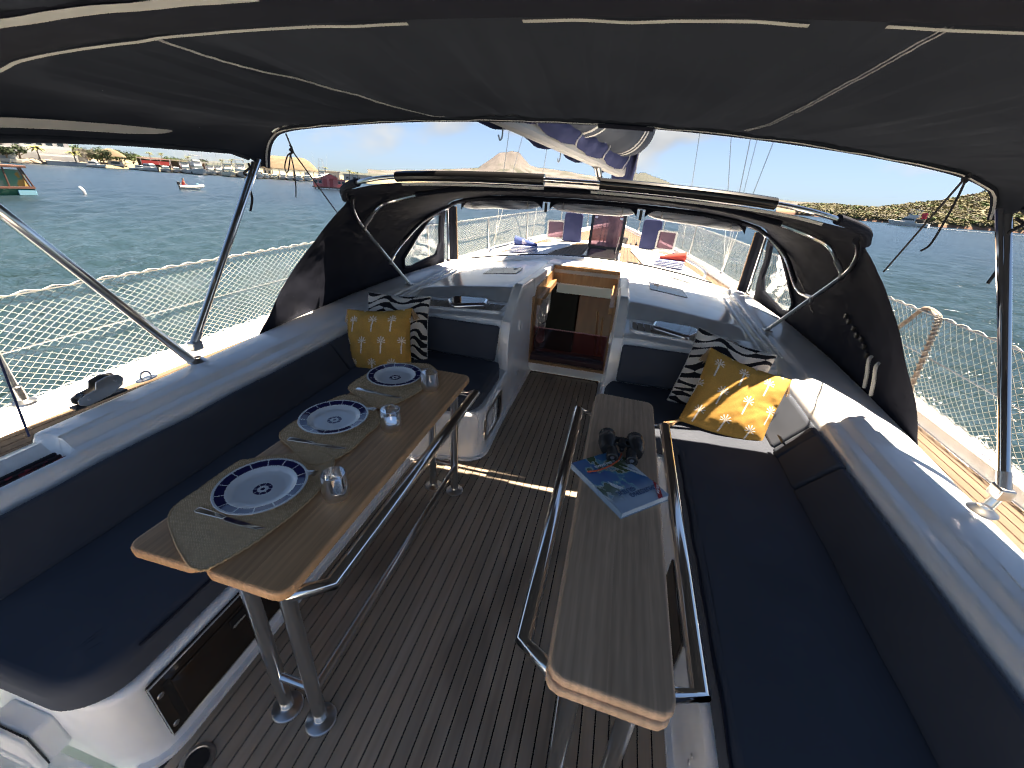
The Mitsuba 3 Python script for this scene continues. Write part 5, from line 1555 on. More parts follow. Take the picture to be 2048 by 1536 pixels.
# mast cover: the forward end of the bag wrapped round the mast
rows = []
for z, f_ in ((1.62, .75), (1.9, .9), (2.4, 1.0), (3.0, 1.0), (3.6, .9)):
    rows.append([(MX + .19 * f_ * math.cos(a) + .012 * math.sin(5 * a + z * 4), MY - .03 + .30 * f_ * math.sin(a), z) for a in np.linspace(0, 2 * math.pi, 36, endpoint=False)])
obj('mast_cover', grid_mesh(np.array(rows), closed_v=True), 'm_sailnavy', sb_, smooth=True)
fl = np.array([[bp_(.12 + .05 * t, .20 * (1 - t) + .02, .10 + 1.1 * t) + np.array([.04, -.0, 0]) * math.sin(t * 6), np.array([MX + .17, MY - .12, 1.60 + 1.6 * t])] for t in np.linspace(0, 1, 12)])
obj('front_flap', grid_mesh(fl), 'm_sailnavy', sb_, smooth=True)
obj('lacing', tube(catmull([bp_(.12, .23, .6), bp_(.2, .25, .35), bp_(.10, .22, .15), (MX + .19, MY - .2, 1.60)], 6), .006, 6), 'm_sailwhite', sb_)
# coil of white rope hung in the companionway
for i, (z, sc2) in enumerate(((.52, 1.0), (.30, .85))):
    pts = []
    for q in range(5):
        for a in np.linspace(0, 2 * math.pi, 18, endpoint=False):
            pts.append((-.318 + .012 * q + .008 * math.sin(3 * a + q), 3.72 + .055 * sc2 * math.cos(a) + .004 * q, z + .11 * sc2 * math.sin(a) + .006 * math.sin(2 * a + q)))
    k = obj('rope_coil', tube(np.array(pts), .0065, 6), 'm_sailwhite', None)
    tag(k, ('upper' if i == 0 else 'lower') + ' coil of white rope hung inside the companionway', 'rope')

# ================================================================== THE LAGOON AND ITS SHORES (world frame, metres, z up)
def W(b, d, z=0.0):
    """a place by compass bearing off the bow (degrees) and distance from the helm; z above the water"""
    a = math.radians(b)
    return np.array([EYE[0] + d * math.sin(a), EYE[1] + d * math.cos(a), WATER + z])


# sea
az = np.radians(np.unique(np.concatenate([np.arange(-180, -86, 3.0), np.arange(-86, -30, .13), np.arange(-30, 16, .22), np.arange(16, 56, .13), np.arange(56, 180.1, 3.0)])))
rad = np.concatenate([np.geomspace(2.9, 330, 300), np.geomspace(345, 14000, 34)])
RR, AA = np.meshgrid(rad, az, indexing='ij')
X, Yy = RR * np.sin(AA), RR * np.cos(AA) + 1.0
Z = np.zeros_like(X)
wr = np.random.default_rng(3)
for lam, amp, n in ((6.0, .016, 4), (3.2, .018, 6), (1.7, .018, 9), (.95, .013, 11), (.55, .0065, 10)):
    fade = np.clip(1.6 - RR * .0165 * 2.2 / lam, 0, 1)
    for _ in range(n):
        th = math.radians(62) + wr.normal() * .55
        k_ = 2 * math.pi / (lam * wr.uniform(.8, 1.25))
        ph = wr.uniform(0, 6.28)
        t = (X * math.sin(th) + Yy * math.cos(th)) * k_ + ph
        Z += fade * amp * (np.sin(t) + .25 * np.cos(2 * t)) * .75
patch = .65 + .7 * meshkit.fbm(np.stack([X / 14, Yy / 9, X * 0], -1), 3, seed=2)
Z *= patch
Pw = np.stack([X, Yy, Z + WATER], -1)
k = obj('water', grid_mesh(Pw), 'm_sea', None, smooth=True, world=True)
tag(k, 'choppy blue green lagoon water', None, None, 'structure')

mat('m_rocky', prin(proc(lambda p, n, uv: mix((0.13, 0.10, 0.07), (0.36, 0.30, 0.23), fbm(p.x * .7, p.y * .7, p.z * 1.6, 4))), 0.9))
mat('m_land', prin(proc(lambda p, n, uv: mix((0.12, 0.10, 0.06), (0.22, 0.19, 0.12), fbm(p.x * .2, p.y * .2, p.z * .2, 4))), 0.95))
mat('m_hill', prin(proc(lambda p, n, uv: mix(mix((0.11, 0.10, 0.055), (0.20, 0.17, 0.105), fbm(p.x * .09, p.y * .09, p.z * .2, 4)), (0.19, 0.11, 0.075), (1 - smoothstep(1.0, 2.4, p.z - WATER + 1.2 * noise(p.x * .3, p.y * .3))))), 0.95))


def mountcol(p, n, uv):
    r = fbm(p.x * .006, p.y * .006, p.z * .016, 5)
    s = fbm(p.x * .03, p.y * .03, p.z * .05, 4)
    c = mix((0.055, 0.050, 0.046), (0.125, 0.112, 0.104), dr.clip(r * 1.2 - .1 + .35 * (s - .5), 0, 1))
    veg = smoothstep(.45, .62, fbm(p.x * .012 + 4, p.y * .012, p.z * .01, 4)) * (1 - smoothstep(95, 190, p.z + 60 * (s - .5)))
    return mix(c, (0.042, 0.047, 0.032), veg * .85)


mat('m_mount', prin(proc(mountcol), 0.95))
mat('m_farhill', prin(proc(lambda p, n, uv: mix((0.032, 0.038, 0.030), (0.062, 0.064, 0.054), fbm(p.x * .02, p.y * .02, p.z * .05, 4))), 0.95))
mat('m_leaf', prin(proc(lambda p, n, uv: mix((0.035, 0.062, 0.018), (0.11, 0.145, 0.045), fbm(p.x * .6, p.y * .6, p.z * .6, 3))), 0.8))
mat('m_leaf2', prin(proc(lambda p, n, uv: mix((0.095, 0.095, 0.042), (0.185, 0.165, 0.085), fbm(p.x * .35, p.y * .35, p.z * .5, 3))), 0.85))
mat('m_leafdark', prin((0.030, 0.046, 0.016), 0.8))
mat('m_leafgrey', prin((0.135, 0.125, 0.09), 0.85))
mat('m_palmleaf', prin(proc(lambda p, n, uv: mix((0.06, 0.085, 0.02), (0.22, 0.20, 0.055), noise(p.x * .9, p.y * .9, p.z * .9))), 0.75))
mat('m_trunk', prin((0.17, 0.13, 0.09), 0.9))
mat('m_thatch', bump(prin(proc(lambda p, n, uv: mix((0.11, 0.083, 0.048), (0.22, 0.172, 0.11), fbm(p.x * 1.4, p.y * 1.4, p.z * 3, 4))), 0.95, two=False), lambda p, n, uv: .05 * fbm(p.x * 3, p.y * 3, p.z * 2), .02))
mat('m_villa', prin((0.42, 0.415, 0.40), 0.7))
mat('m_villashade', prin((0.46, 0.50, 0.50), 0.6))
mat('m_orange', prin((0.42, 0.19, 0.09), 0.8))
mat('m_redroof', prin((0.36, 0.045, 0.045), 0.7))
mat('m_beige', prin((0.48, 0.43, 0.34), 0.8))
mat('m_window', prin((0.03, 0.045, 0.055), 0.08))
mat('m_boat', prin((0.48, 0.48, 0.47), 0.25))
mat('m_boatcream', prin((0.62, 0.58, 0.47), 0.3))
mat('m_pink', prin(proc(lambda p, n, uv: mix((0.45, 0.155, 0.145), (0.53, 0.20, 0.185), noise(p.x * 2, p.y * 2, p.z * 6))), 0.7))
mat('m_pinkdark', prin((0.36, 0.07, 0.065), 0.6))
mat('m_roofgrey', prin((0.40, 0.38, 0.35), 0.7))
mat('m_pile', prin((0.05, 0.042, 0.035), 0.9))
mat('m_brownwood', prin((0.12, 0.055, 0.035), 0.6))
mat('m_mural', prin(proc(lambda p, n, uv: mix(mix((0.42, 0.40, 0.30), (0.12, 0.26, 0.16), smoothstep(.42, .55, fbm(p.x * 1.3, p.y * 1.3, p.z * 1.6, 3))), (0.45, 0.26, 0.06), smoothstep(.56, .64, fbm(p.x * 1.7 + 9, p.y * 1.7, p.z * 1.5 + 4, 3)))), 0.7))
mat('m_greenhull', prin((0.03, 0.13, 0.07), 0.4))
mat('m_bluehull', prin((0.16, 0.32, 0.40), 0.4))
mat('m_inflatable', prin((0.62, 0.61, 0.55), 0.5))
mat('m_foam', prin((0.75, 0.78, 0.80), 0.8))


def terrain(name, bs, ds, hfun, m, label, parent=None):
    P = np.array([[W(b, d) + [0, 0, hfun(b, d)] for b in bs] for d in ds])
    k = obj(name, grid_mesh(P), m, None, smooth=True, world=True)
    tag(k, label, None, None, 'structure')
    return k


def nz(x, y, f, o=4, seed=0): return float(meshkit.fbm(np.array([x * f, y * f, 1.7 + seed]), o, seed=seed)) - .5


# flat-topped mountain beyond the harbour
prof_b = [-30, -26, -21.1, -18.9, -17.6, -16.35, -15.6, -14.87, -14.1, -13.4, -12.64, -11.5, -9.8, -7.8, -5.4, -2, 2, 6, 12, 18]
prof_e = [.9, 1.2, 1.72, 1.92, 2.9, 3.70, 3.78, 3.97, 3.86, 3.25, 2.62, 2.45, 2.36, 2.27, 2.0, 1.6, 1.2, 1.0, .9, .7]
D0 = 3600.0
bs = np.arange(-32, 20, .12); ds = np.concatenate([np.linspace(2300, 3600, 44), np.linspace(3650, 4600, 12)])
Bm_, Dm_ = np.meshgrid(bs, ds)
crest = np.tan(np.radians(np.interp(Bm_, prof_b, prof_e))) * D0 + 3
rise = np.clip((Dm_ - 2300) / (D0 - 2300), 0, 1)
back = np.clip(1 - (Dm_ - D0) / 1200, 0, 1)
steep = np.clip(np.interp(Bm_, prof_b, prof_e) / 4, .2, 1)
xx, yy_ = Dm_ * np.sin(np.radians(Bm_)), Dm_ * np.cos(np.radians(Bm_))
rid = meshkit.fbm(np.stack([xx / 210, yy_ / 520, xx * 0], -1), 5, seed=6) - .5
rid2 = 1 - np.abs(2 * meshkit.fbm(np.stack([xx / 120, yy_ / 300, xx * 0 + 5], -1), 4, seed=9) - 1)
h = crest * (rise ** (1.2 + .9 * steep)) * back + (rid * 70 + (rid2 - .6) * 34) * rise * (1 - rise * .90) * steep * 2.2 + (rid2 - .7) * 7 * rise
Pm = np.stack([EYE[0] + xx, EYE[1] + yy_, WATER + np.maximum(h, -2)], -1)
k = obj('mountain', grid_mesh(Pm), 'm_mount', None, smooth=True, world=True)
tag(k, 'bare grey flat-topped rocky mountain beyond the harbour', None, None, 'structure')
terrain('hill', np.arange(-4.5, 9.0, .12), np.concatenate([np.linspace(900, 1250, 14), np.linspace(1270, 1600, 6)]), lambda b, d: (np.tan(np.radians(np.interp(b, [-4.5, -2, -.3, 1.05, 2.42, 4.14, 6, 9], [.2, 1.2, 2.55, 2.80, 2.5, 1.98, 1.4, .5]))) * 1250 * min(1, max(0, (d - 900) / 350)) ** .8 * max(0, 1 - max(0, d - 1250) / 400) + 9 * nz(b * 12, d / 30, .6)), 'm_farhill', 'dark scrub-covered hill to the right of the mast')
terrain('hill', np.arange(-80, -28, .25), np.concatenate([np.linspace(620, 800, 8), np.linspace(820, 1000, 4)]), lambda b, d: ((np.tan(np.radians(np.interp(b, [-80, -60, -50, -45, -43.3, -42.2, -41, -38, -34, -28], [.5, .5, .4, .45, .62, .60, .3, .45, .4, .5]))) * 800 + 3) * min(1, max(0, (d - 620) / 180)) * max(0, 1 - max(0, d - 800) / 250) + 3 * nz(b * 4, d / 30, .8)), 'm_farhill', 'low distant green ridge behind the marina')
# marina shore
SH_B = [-84, -70, -62.3, -61.4, -59, -57.2, -54.2, -52, -48, -44, -40, -36, -32, -28, -24]
SH_D = [185, 190, 200, 217, 226, 216, 226, 222, 225, 226, 228, 240, 270, 340, 420]
shd = lambda b: float(np.interp(b, SH_B, SH_D))
bsL = np.arange(-84, -24, .3)
P = np.array([[W(b, shd(b) + o + 1.5 * nz(b * 8, o, .7), 0) + [0, 0, zz + (.5 * nz(b * 14, o, 1.1, seed=2) if o > 1 else 0)] for b in bsL] for o, zz in ((-3, -.8), (0, .5), (2, 1.0), (12, 1.5), (60, 2.4), (200, 3), (420, 3))])
k = obj('shore', grid_mesh(P), 'm_land', None, smooth=True, world=True)
tag(k, 'low sandy shore with the marina and villas', None, None, 'structure')

# scrubby hillside on the other bow
RH_B = [16, 20.6, 22.3, 24.9, 26.1, 27.1, 29.4, 30.8, 32.2, 33.3, 38, 45, 60, 75]
RH_E = [.5, .80, .76, .82, 1.10, 1.32, 1.80, 2.30, 2.72, 2.95, 3.6, 3.8, 3.2, 2.5]
RS_B, RS_D = [16, 20, 23.3, 29, 33.9, 35, 45, 60, 75], [300, 290, 274, 269, 288, 290, 300, 260, 240]


def rhill(b, o):
    d = np.interp(b, RS_B, RS_D) + o
    crest_o = 150.0
    hc = 3.1 + np.tan(np.radians(np.interp(b, RH_B, RH_E))) * (np.interp(b, RS_B, RS_D) + crest_o) - 2.2
    t = np.clip(o / crest_o, 0, 1)
    bank = 1.7 * np.clip(o / 3.0, 0, 1)
    return d, bank + (hc - bank) * t ** .9 * np.clip(1 - (o - crest_o) / 260, 0, 1) + 1.2 * nz(b * 3, o * .05, .9, seed=4) * min(1, max(0, o) / 8)


bsR = np.arange(16, 75, .3); osR = [-4, -1, 0, 1, 2, 3.5, 6, 10, 16, 25, 36, 50, 66, 84, 104, 126, 150, 190, 260, 400]
P = np.array([[W(b, rhill(b, o)[0]) + [0, 0, rhill(b, o)[1] if o > 0 else -.6 + .2 * o] for b in bsR] for o in osR])
k = obj('hillside', grid_mesh(P), 'm_hill', None, smooth=True, world=True)
tag(k, 'dry scrubby hillside running down to a low reddish rock shore', None, None, 'structure')


def leaf_cloud(n, rx, ry, rz, leaf, seed, lumps=7):
    """many small leaf faces gathered in clumps inside an uneven crown"""
    g = np.random.default_rng(seed)
    c = g.normal(size=(lumps, 3)); c /= np.linalg.norm(c, axis=1, keepdims=True) + 1e-9
    c *= g.uniform(.25, .72, (lumps, 1)); c[:, 2] = c[:, 2] * .8 + .1
    cr = g.uniform(.28, .5, lumps)
    i = g.integers(0, lumps, n)
    d = g.normal(size=(n, 3)); d /= np.linalg.norm(d, axis=1, keepdims=True)
    p = c[i] + d * (cr[i] * g.uniform(.62, 1.05, n))[:, None]
    p *= [rx, ry, rz]
    a = g.normal(size=(n, 3)); a /= np.linalg.norm(a, axis=1, keepdims=True)
    nrm = d + .7 * g.normal(size=(n, 3))
    a -= nrm * (a * nrm).sum(1, keepdims=True) / (nrm ** 2).sum(1, keepdims=True); a /= np.linalg.norm(a, axis=1, keepdims=True)
    b = np.cross(nrm, a); b /= np.linalg.norm(b, axis=1, keepdims=True)
    s = leaf * g.uniform(.6, 1.4, (n, 1))
    v = np.stack([p - a * s, p + b * s * .55, p + a * s, p - b * s * .55], 1)
    f = np.arange(n * 4).reshape(n, 4)
    return trimesh.Trimesh(v.reshape(-1, 3), np.vstack([f[:, [0, 1, 2]], f[:, [0, 2, 3]]]), process=False)


# scrub cover: one mass nobody would count
clumps = [leaf_cloud(46, 1, 1, .75, .30, 100 + i, 4) for i in range(8)]
V_, F_, at_ = {0: [], 1: [], 2: []}, {0: [], 1: [], 2: []}, {0: 0, 1: 0, 2: 0}
g_ = np.random.default_rng(17)
for i in range(5200):
    b = g_.uniform(18, 46); o = 1.1 + 168 * g_.random() ** 1.3
    d, hh = rhill(b, o)
    dens = nz(b * 2.2, o * .045, 1.0, seed=12)
    if dens < -.10 and o > 20: continue
    sz = g_.uniform(.9, 2.1) * (1.0 if o < 60 else 1.35)
    c = clumps[g_.integers(0, 8)]
    gq = 0 if g_.random() < .50 + dens else (1 if g_.random() < .7 else 2)
    an = g_.uniform(0, 6.28)
    v = c.vertices * [sz * 1.25, sz * 1.25, sz * .75]
    v = np.column_stack([v[:, 0] * math.cos(an) - v[:, 1] * math.sin(an), v[:, 0] * math.sin(an) + v[:, 1] * math.cos(an), v[:, 2]])
    V_[gq].append(v + W(b, d, hh + sz * .35)); F_[gq].append(c.faces + at_[gq]); at_[gq] += len(v)
for q, (mt, lab) in enumerate((('m_leaf2', 'yellow green thorn scrub covering the hillside'), ('m_leafgrey', 'grey dry scrub scattered over the hillside'), ('m_leaf', 'darker green bushes scattered over the hillside'))):
    k = obj('scrub', trimesh.Trimesh(np.vstack(V_[q]), np.vstack(F_[q]), process=False), mt, None, smooth=False, world=True)
    tag(k, lab, 'scrub', None, 'stuff')
for i, (b, hgt) in enumerate(((28.0, 2.6), (31.35, 3.2), (31.9, 3.6), (33.0, 2.8))):
    d, hh = rhill(b, 150)
    p = W(b, d, hh)
    cc = [cyl(p, p + [0, 0, hgt], .22, 7)]
    for a_, z_ in ((1, .45), (-1, .6), (1, .75)):
        cc.append(tube([p + [0, 0, hgt * z_], p + [a_ * .7, .2, hgt * z_ + .3], p + [a_ * .8, .2, hgt * (z_ + .35)]], .16, 6))
    k = obj('cactus', cat_(cc), 'm_leafdark', None, world=True)
    tag(k, ['tall cactus standing alone on the ridge above the motor boat', 'left cactus of the close pair on the ridge crest', 'right and taller cactus of the close pair on the ridge crest', 'cactus on the ridge nearest the steel awning pole'][i], 'cactus')


def tree(name, b, d, z, rx, rz, hgt, mt, label, seed, n=520, group=None):
    t = thing(name, label, 'tree', group)
    p = W(b, d, z)
    g = np.random.default_rng(seed)
    br = [tube([p, p + [.1, 0, hgt * .5], p + [g.uniform(-.4, .4), 0, hgt]], [.28, .2, .1], 7)]
    for i in range(4):
        a = i * 1.7 + g.uniform(0, 1)
        br.append(tube([p + [.1, 0, hgt * .45], p + [rx * .35 * math.cos(a), rx * .35 * math.sin(a), hgt * .8], p + [rx * .6 * math.cos(a), rx * .6 * math.sin(a), hgt * 1.05]], [.14, .09, .04], 6))
    obj('trunk', cat_(br), 'm_trunk', t, world=True)
    c = leaf_cloud(n, rx, rx, rz, .16 + .10 * rx ** .5, seed, 10)
    c.vertices = c.vertices + p + [0, 0, hgt + rz * .25]
    obj('crown', c, mt, t, smooth=False, world=True)
    return t


TR = [(-61.0, 212, 2.6, 2.2, 1.9, 'm_leafdark', 'dark round tree between the columned house and the white villa'),
      (-61.75, 203, 2.0, 1.8, 1.6, 'm_leafdark', 'dark bush tree beside the columned house'),
      (-58.3, 232, 3.4, 2.6, 2.4, 'm_leaf', 'green tree directly right of the white villa'),
      (-57.3, 238, 4.4, 3.2, 2.6, 'm_leaf', 'broad bright green tree behind the second shore palm'),
      (-56.7, 226, 3.4, 2.4, 2.2, 'm_leafgrey', 'grey green tree leaning over the moored white launch'),
      (-56.2, 240, 4.8, 3.4, 2.8, 'm_leaf', 'tallest broad green tree of the shore grove'),
      (-55.4, 238, 4.6, 3.2, 2.8, 'm_leaf', 'green tree behind the small thatched pavilion'),
      (-55.8, 224, 3.6, 2.4, 2.0, 'm_leafdark', 'dark green tree low at the water left of the thatched pavilion'),
      (-54.6, 244, 4.2, 2.9, 2.4, 'm_leafdark', 'dark tree right of the small thatched pavilion'),
      (-53.7, 248, 3.6, 2.2, 2.0, 'm_leaf', 'small green tree between the pavilion and the red roof'),
      (-50.7, 250, 3.8, 2.4, 2.2, 'm_leaf', 'left tree of the pair showing above the beige flat roof'),
      (-49.9, 250, 3.6, 2.6, 2.0, 'm_leaf', 'right tree of the pair showing above the beige flat roof'),
      (-48.3, 246, 3.8, 2.4, 1.8, 'm_leafdark', 'dark tree behind the flybridge motor yacht with outriggers')]
for i, (b, d, rx, rz, hgt, mt, lab) in enumerate(TR):
    tree('tree', b, d, 1.3, rx * 1.25, rz * .95, hgt * .9, mt, lab, 40 + i)


def palm(b, d, z, hgt, sp, label, seed, n=17):
    t = thing('palm_tree', label, 'palm')
    p = W(b, d, z)
    g = np.random.default_rng(seed)
    lean = g.uniform(-.35, .35)
    top = p + [lean, 0, hgt]
    obj('trunk', tube([p, p + [lean * .3, 0, hgt * .5], top], [.20, .15, .12], 7), 'm_trunk', t, world=True)
    ms = []
    for i in range(n):
        a = i * 2.399 + g.uniform(-.2, .2)
        e0 = g.uniform(-.1, 1.1)
        dirv = np.array([math.cos(a), math.sin(a), 0])
        pts = [top + dirv * sp * s_ * math.cos(e0 * (1 - s_)) + [0, 0, sp * (math.sin(e0) * s_ - .55 * s_ ** 2)] for s_ in np.linspace(0, 1, 6)]
        pts = np.array(pts)
        sd = np.cross(dirv, [0, 0, 1])
        w = np.array([.03, .16, .2, .17, .11, .01]) * sp * .8
        for sg in (-1, 1):
            ed = pts + sd * (sg * w)[:, None] - [0, 0, 1] * (w * .45)[:, None]
            ms.append(grid_mesh(np.stack([pts, ed], 1)))
    obj('crown', cat_(ms), 'm_palmleaf', t, smooth=False, world=True)


PA = [(-59.85, 214, 1.4, 3.4, 2.4, 'big shore palm in front of the white villa'), (-57.65, 212, 1.2, 2.6, 2.2, 'yellow green shore palm on the sea wall right of the white villa'),
      (-52.35, 236, 1.3, 4.6, 1.5, 'palm left of the long red roof'), (-51.45, 240, 1.3, 4.8, 1.4, 'palm above the red roof'), (-49.4, 236, 1.3, 4.4, 1.5, 'palm behind the beige flat roof'),
      (-46.5, 238, 1.3, 4.2, 1.4, 'palm between the sailing mast and the cream cabin cruiser'), (-45.7, 238, 1.3, 4.6, 1.4, 'palm above the cream cabin cruiser'),
      (-43.9, 240, 1.3, 3.6, 1.3, 'palm behind the steel awning pole'), (-36.6, 236, 1.3, 4.4, 1.5, 'palm just above the pink houseboat roof'), (-34.1, 230, 1.3, 3.8, 1.6, 'yellowish palm right of the pink houseboat'),
      (-33.7, 236, 1.3, 3.4, 1.3, 'small palm second to the right of the pink houseboat'), (-33.2, 236, 1.3, 3.4, 1.3, 'small palm nearest the sprayhood edge')]
for i, (b, d, z, hh, sp, lab) in enumerate(PA):
    palm(b, d, z, hh, sp, lab, 70 + i)


def wbox(t, name, b, d, w, dp, h, z, mt, off=0.0, r=0, yaw_=None, fwd_=0.0):
    """a box facing the helm: width w across the view, depth dp, height h, its foot z above the water"""
    a = b if yaw_ is None else yaw_
    m = bx(-w / 2 + off, w / 2 + off, fwd_, fwd_ + dp, 0, h, r)
    m = xf(m, rz=-a, t=W(b, d, z))
    return obj(name, m, mt, t, world=True, smooth=25)


# villas on the left shore
v = thing('villa', 'white two-storey villa with terraces behind the rocky shore', 'house')
wbox(v, 'wall', -59.6, 226, 22, 9, 3.4, 1.3, 'm_villa')
wbox(v, 'wall', -60.2, 228, 12, 7, 3.6, 4.7, 'm_villa')
wbox(v, 'wall', -58.6, 227, 6.5, 6, 2.8, 4.7, 'm_villa')
wbox(v, 'terrace', -58.7, 219, 9, 6, 1.6, 1.0, 'm_villa')
wbox(v, 'terrace', -59.9, 221.5, 19, 4, 2.4, .8, 'm_villa')
wbox(v, 'glass_front', -60.6, 225.9, 4.4, .2, 1.3, 2.0, 'm_villashade')
for o in (-3.5, -.6, 2.2): wbox(v, 'window', -60.1, 227.9, 1.7, .15, 1.9, 5.4, 'm_window', off=o)
for o in (-1.5, 1.2): wbox(v, 'window', -58.6, 226.9, 1.5, .15, 1.6, 5.2, 'm_window', off=o)
wbox(v, 'railing', -59.2, 224.5, 12, .2, .9, 4.7, 'm_villashade')
wbox(v, 'roof', -60.2, 227.6, 12.8, 7.8, .35, 8.3, 'm_villa')
h2 = thing('columned_house', 'low white columned house at the water on the far left', 'house')
wbox(h2, 'wall', -62.5, 205, 9, 4, 2.2, .9, 'm_villashade')
wbox(h2, 'roof', -62.5, 203, 10.5, 6.5, .5, 3.2, 'm_villa')
for o in (-4.4, -2.6, -.8, 1.0, 2.8, 4.5): wbox(h2, 'column', -62.5, 203.2, .35, .35, 2.3, .9, 'm_villa', off=o)
wbox(h2, 'plinth', -62.5, 202.4, 11, 6, .9, .2, 'm_beige')
h3 = thing('orange_roofed_house', 'house with an orange roof behind the columned house', 'house')
wbox(h3, 'wall', -62.2, 232, 12, 6, 4.6, 1.3, 'm_villa')
rp = xf(trimesh.convex.convex_hull(np.array([(-7, -1, 0), (7, -1, 0), (7, 8, 0), (-7, 8, 0), (-4, 3.5, 2), (4, 3.5, 2)], float)), rz=62.2, t=W(-62.2, 232, 5.9))
obj('roof', rp, 'm_orange', h3, world=True)
sw = thing('sea_wall', 'pale sea wall below the white villa and its palms', 'wall')
wbox(sw, 'wall', -57.9, 213, 12, 2.0, 1.1, .0, 'm_villa')
wbox(sw, 'coping', -57.9, 212.8, 12.3, 2.4, .18, 1.1, 'm_villa')
for i, (b, d, s_) in enumerate(((-60.9, 211, 1.6), (-60.4, 214, 2.0), (-59.9, 216, 1.7), (-59.4, 216, 2.0), (-58.9, 216, 1.6), (-61.2, 209, 1.2))):
    m = trimesh.creation.icosphere(3, 1.0)
    m.vertices *= (1 + .5 * (meshkit.fbm(m.vertices * 1.6 + i * 7, 4) - .5))[:, None] * [s_ * 1.4, s_, s_ * .62]
    m.apply_translation(W(b, d, .3))
    k = obj('shore_rock', m, 'm_rocky', None, smooth=20, world=True)
    tag(k, ['brown shore rock under the dark round tree', 'largest brown rock left of the big shore palm', 'brown rock directly under the big shore palm', 'brown rock right of the big shore palm', 'brown rock touching the pale sea wall', 'small brown rock by the columned house'][i], 'rock')


def hut(name, b, d, w, hw, hr, label, ridge=.35, posts=4, z=1.0, mt='m_thatch', cat='hut'):
    t = thing(name, label, cat)
    wbox(t, 'floor', b, d, w * .9, w * .5, .3, z - .3, 'm_beige')
    for i in range(posts):
        wbox(t, 'post', b, d, .22, .22, hw, z, 'm_pile', off=-w * .4 + w * .8 * i / (posts - 1))
    rows = []
    for kx, kz in ((1.0, 0), (.98, .12), (.72, .48), (.70, .47), (.42, .80), (.40, .79), (.06, 1.0)):
        r = []
        for a in np.linspace(0, 2 * math.pi, 48, endpoint=False):
            cx = math.cos(a); cx = math.copysign(abs(cx) ** .6, cx)
            cy = math.sin(a); cy = math.copysign(abs(cy) ** .6, cy)
            r.append((w / 2 * (kx + ridge * (1 - kx)) * cx, w * .3 * kx * cy + w * .25, kz * hr + .12 * math.sin(a * 17) * (kz < .1)))
        rows.append(r)
    obj('roof', xf(grid_mesh(np.array(rows), closed_v=True), rz=-b, t=W(b, d, z + hw)), mt, t, world=True, smooth=30)
    return t


hut('thatched_pavilion', -55.15, 226, 8.5, 2.2, 2.6, 'small thatched pavilion on the shore among the green trees', .05, 4, 1.6)
hut('thatched_hall', -40.3, 218, 23, 2.6, 5.0, 'long thatched hall behind the marina berths', .5, 8, 1.2, cat='hall')
kw = thing('shore_kiosk', 'white kiosk under the small thatched pavilion', 'hut')
wbox(kw, 'wall', -55.0, 225, 4.2, 2.5, 1.6, .8, 'm_villa'); wbox(kw, 'window', -55.0, 224.9, 2.4, .1, .7, 1.4, 'm_window'); wbox(kw, 'awning', -54.8, 224, 3.8, 2, .2, 2.5, 'm_thatch')
rr_ = thing('harbour_bar', 'long low building with a red awning under a flat roof on the marina quay', 'building')
wbox(rr_, 'wall', -51.75, 232, 13, 5, 2.8, 1.0, 'm_pile')
wbox(rr_, 'roof', -51.6, 230.5, 14.5, 7.5, .35, 4.0, 'm_beige')
wbox(rr_, 'awning', -52.0, 229, 8.5, 1.6, 1.3, 2.1, 'm_redroof')
for o in (-6, -3, 0, 3, 6): wbox(rr_, 'post', -51.6, 229.6, .25, .25, 3, 1.0, 'm_villa', off=o)
bb = thing('quay_building', 'long beige flat-roofed quay building behind the moored boats', 'building')
wbox(bb, 'wall', -49.9, 236, 15, 5, 2.8, 1.0, 'm_brownwood')
wbox(bb, 'roof', -49.9, 233.6, 17.5, 8, .45, 3.9, 'm_boatcream')
for o in (-7.5, -4.5, -1.5, 1.5, 4.5, 7.5): wbox(bb, 'post', -49.9, 234, .28, .28, 2.9, 1.0, 'm_villa', off=o)
for i, (b, d, w, h) in enumerate(((-36.2, 248, 9, 3.2), (-33.9, 244, 7, 2.6), (-32.6, 262, 9, 2.6), (-42.5, 236, 3.2, 2.6))):
    t = thing('white_building', ['white building behind the pink houseboat', 'white building to the right of the pink houseboat', 'white building at the edge of the sprayhood', 'small white shed left of the long thatched hall'][i], 'building')
    wbox(t, 'wall', b, d, w, 5, h, 1.0, 'm_villa')
    wbox(t, 'roof', b, d - .4, w + .8, 6, .4, 1.0 + h, 'm_roofgrey')
    for o in (-w * .25, w * .22): wbox(t, 'window', b, d - .1, w * .18, .15, .9, 1.9, 'm_window', off=o)


def hull_mesh(L, beam, fb, bowrise=.5, rake=.10):
    """bow at +x"""
    rows = []
    for t in np.linspace(0, 1, 14):
        x = -L / 2 + L * t
        w = beam / 2 * (1 - max(0, (t - .45) / .55) ** 2.2) * (.92 + .08 * min(1, t * 4)) + .02
        z1 = fb + bowrise * t ** 2.2
        wl = w * (.86 - .35 * t ** 2)
        rk = rake * L * t ** 3
        rows.append([(x - rk, wl * .6, -.35), (x - rk * .8, wl, .0), (x - rk * .35, w * .97, z1 * .6), (x, w, z1), (x, w - .12, z1 + .02), (x, 0, z1 + .06), (x, -w + .12, z1 + .02), (x, -w, z1), (x - rk * .35, -w * .97, z1 * .6), (x - rk * .8, -wl, 0), (x - rk, -wl * .6, -.35)])
    a = np.array(rows)
    tr = grid_mesh(np.stack([a[0, :6], a[0, ::-1][:6]], 0))
    return cat_([grid_mesh(a), tr])


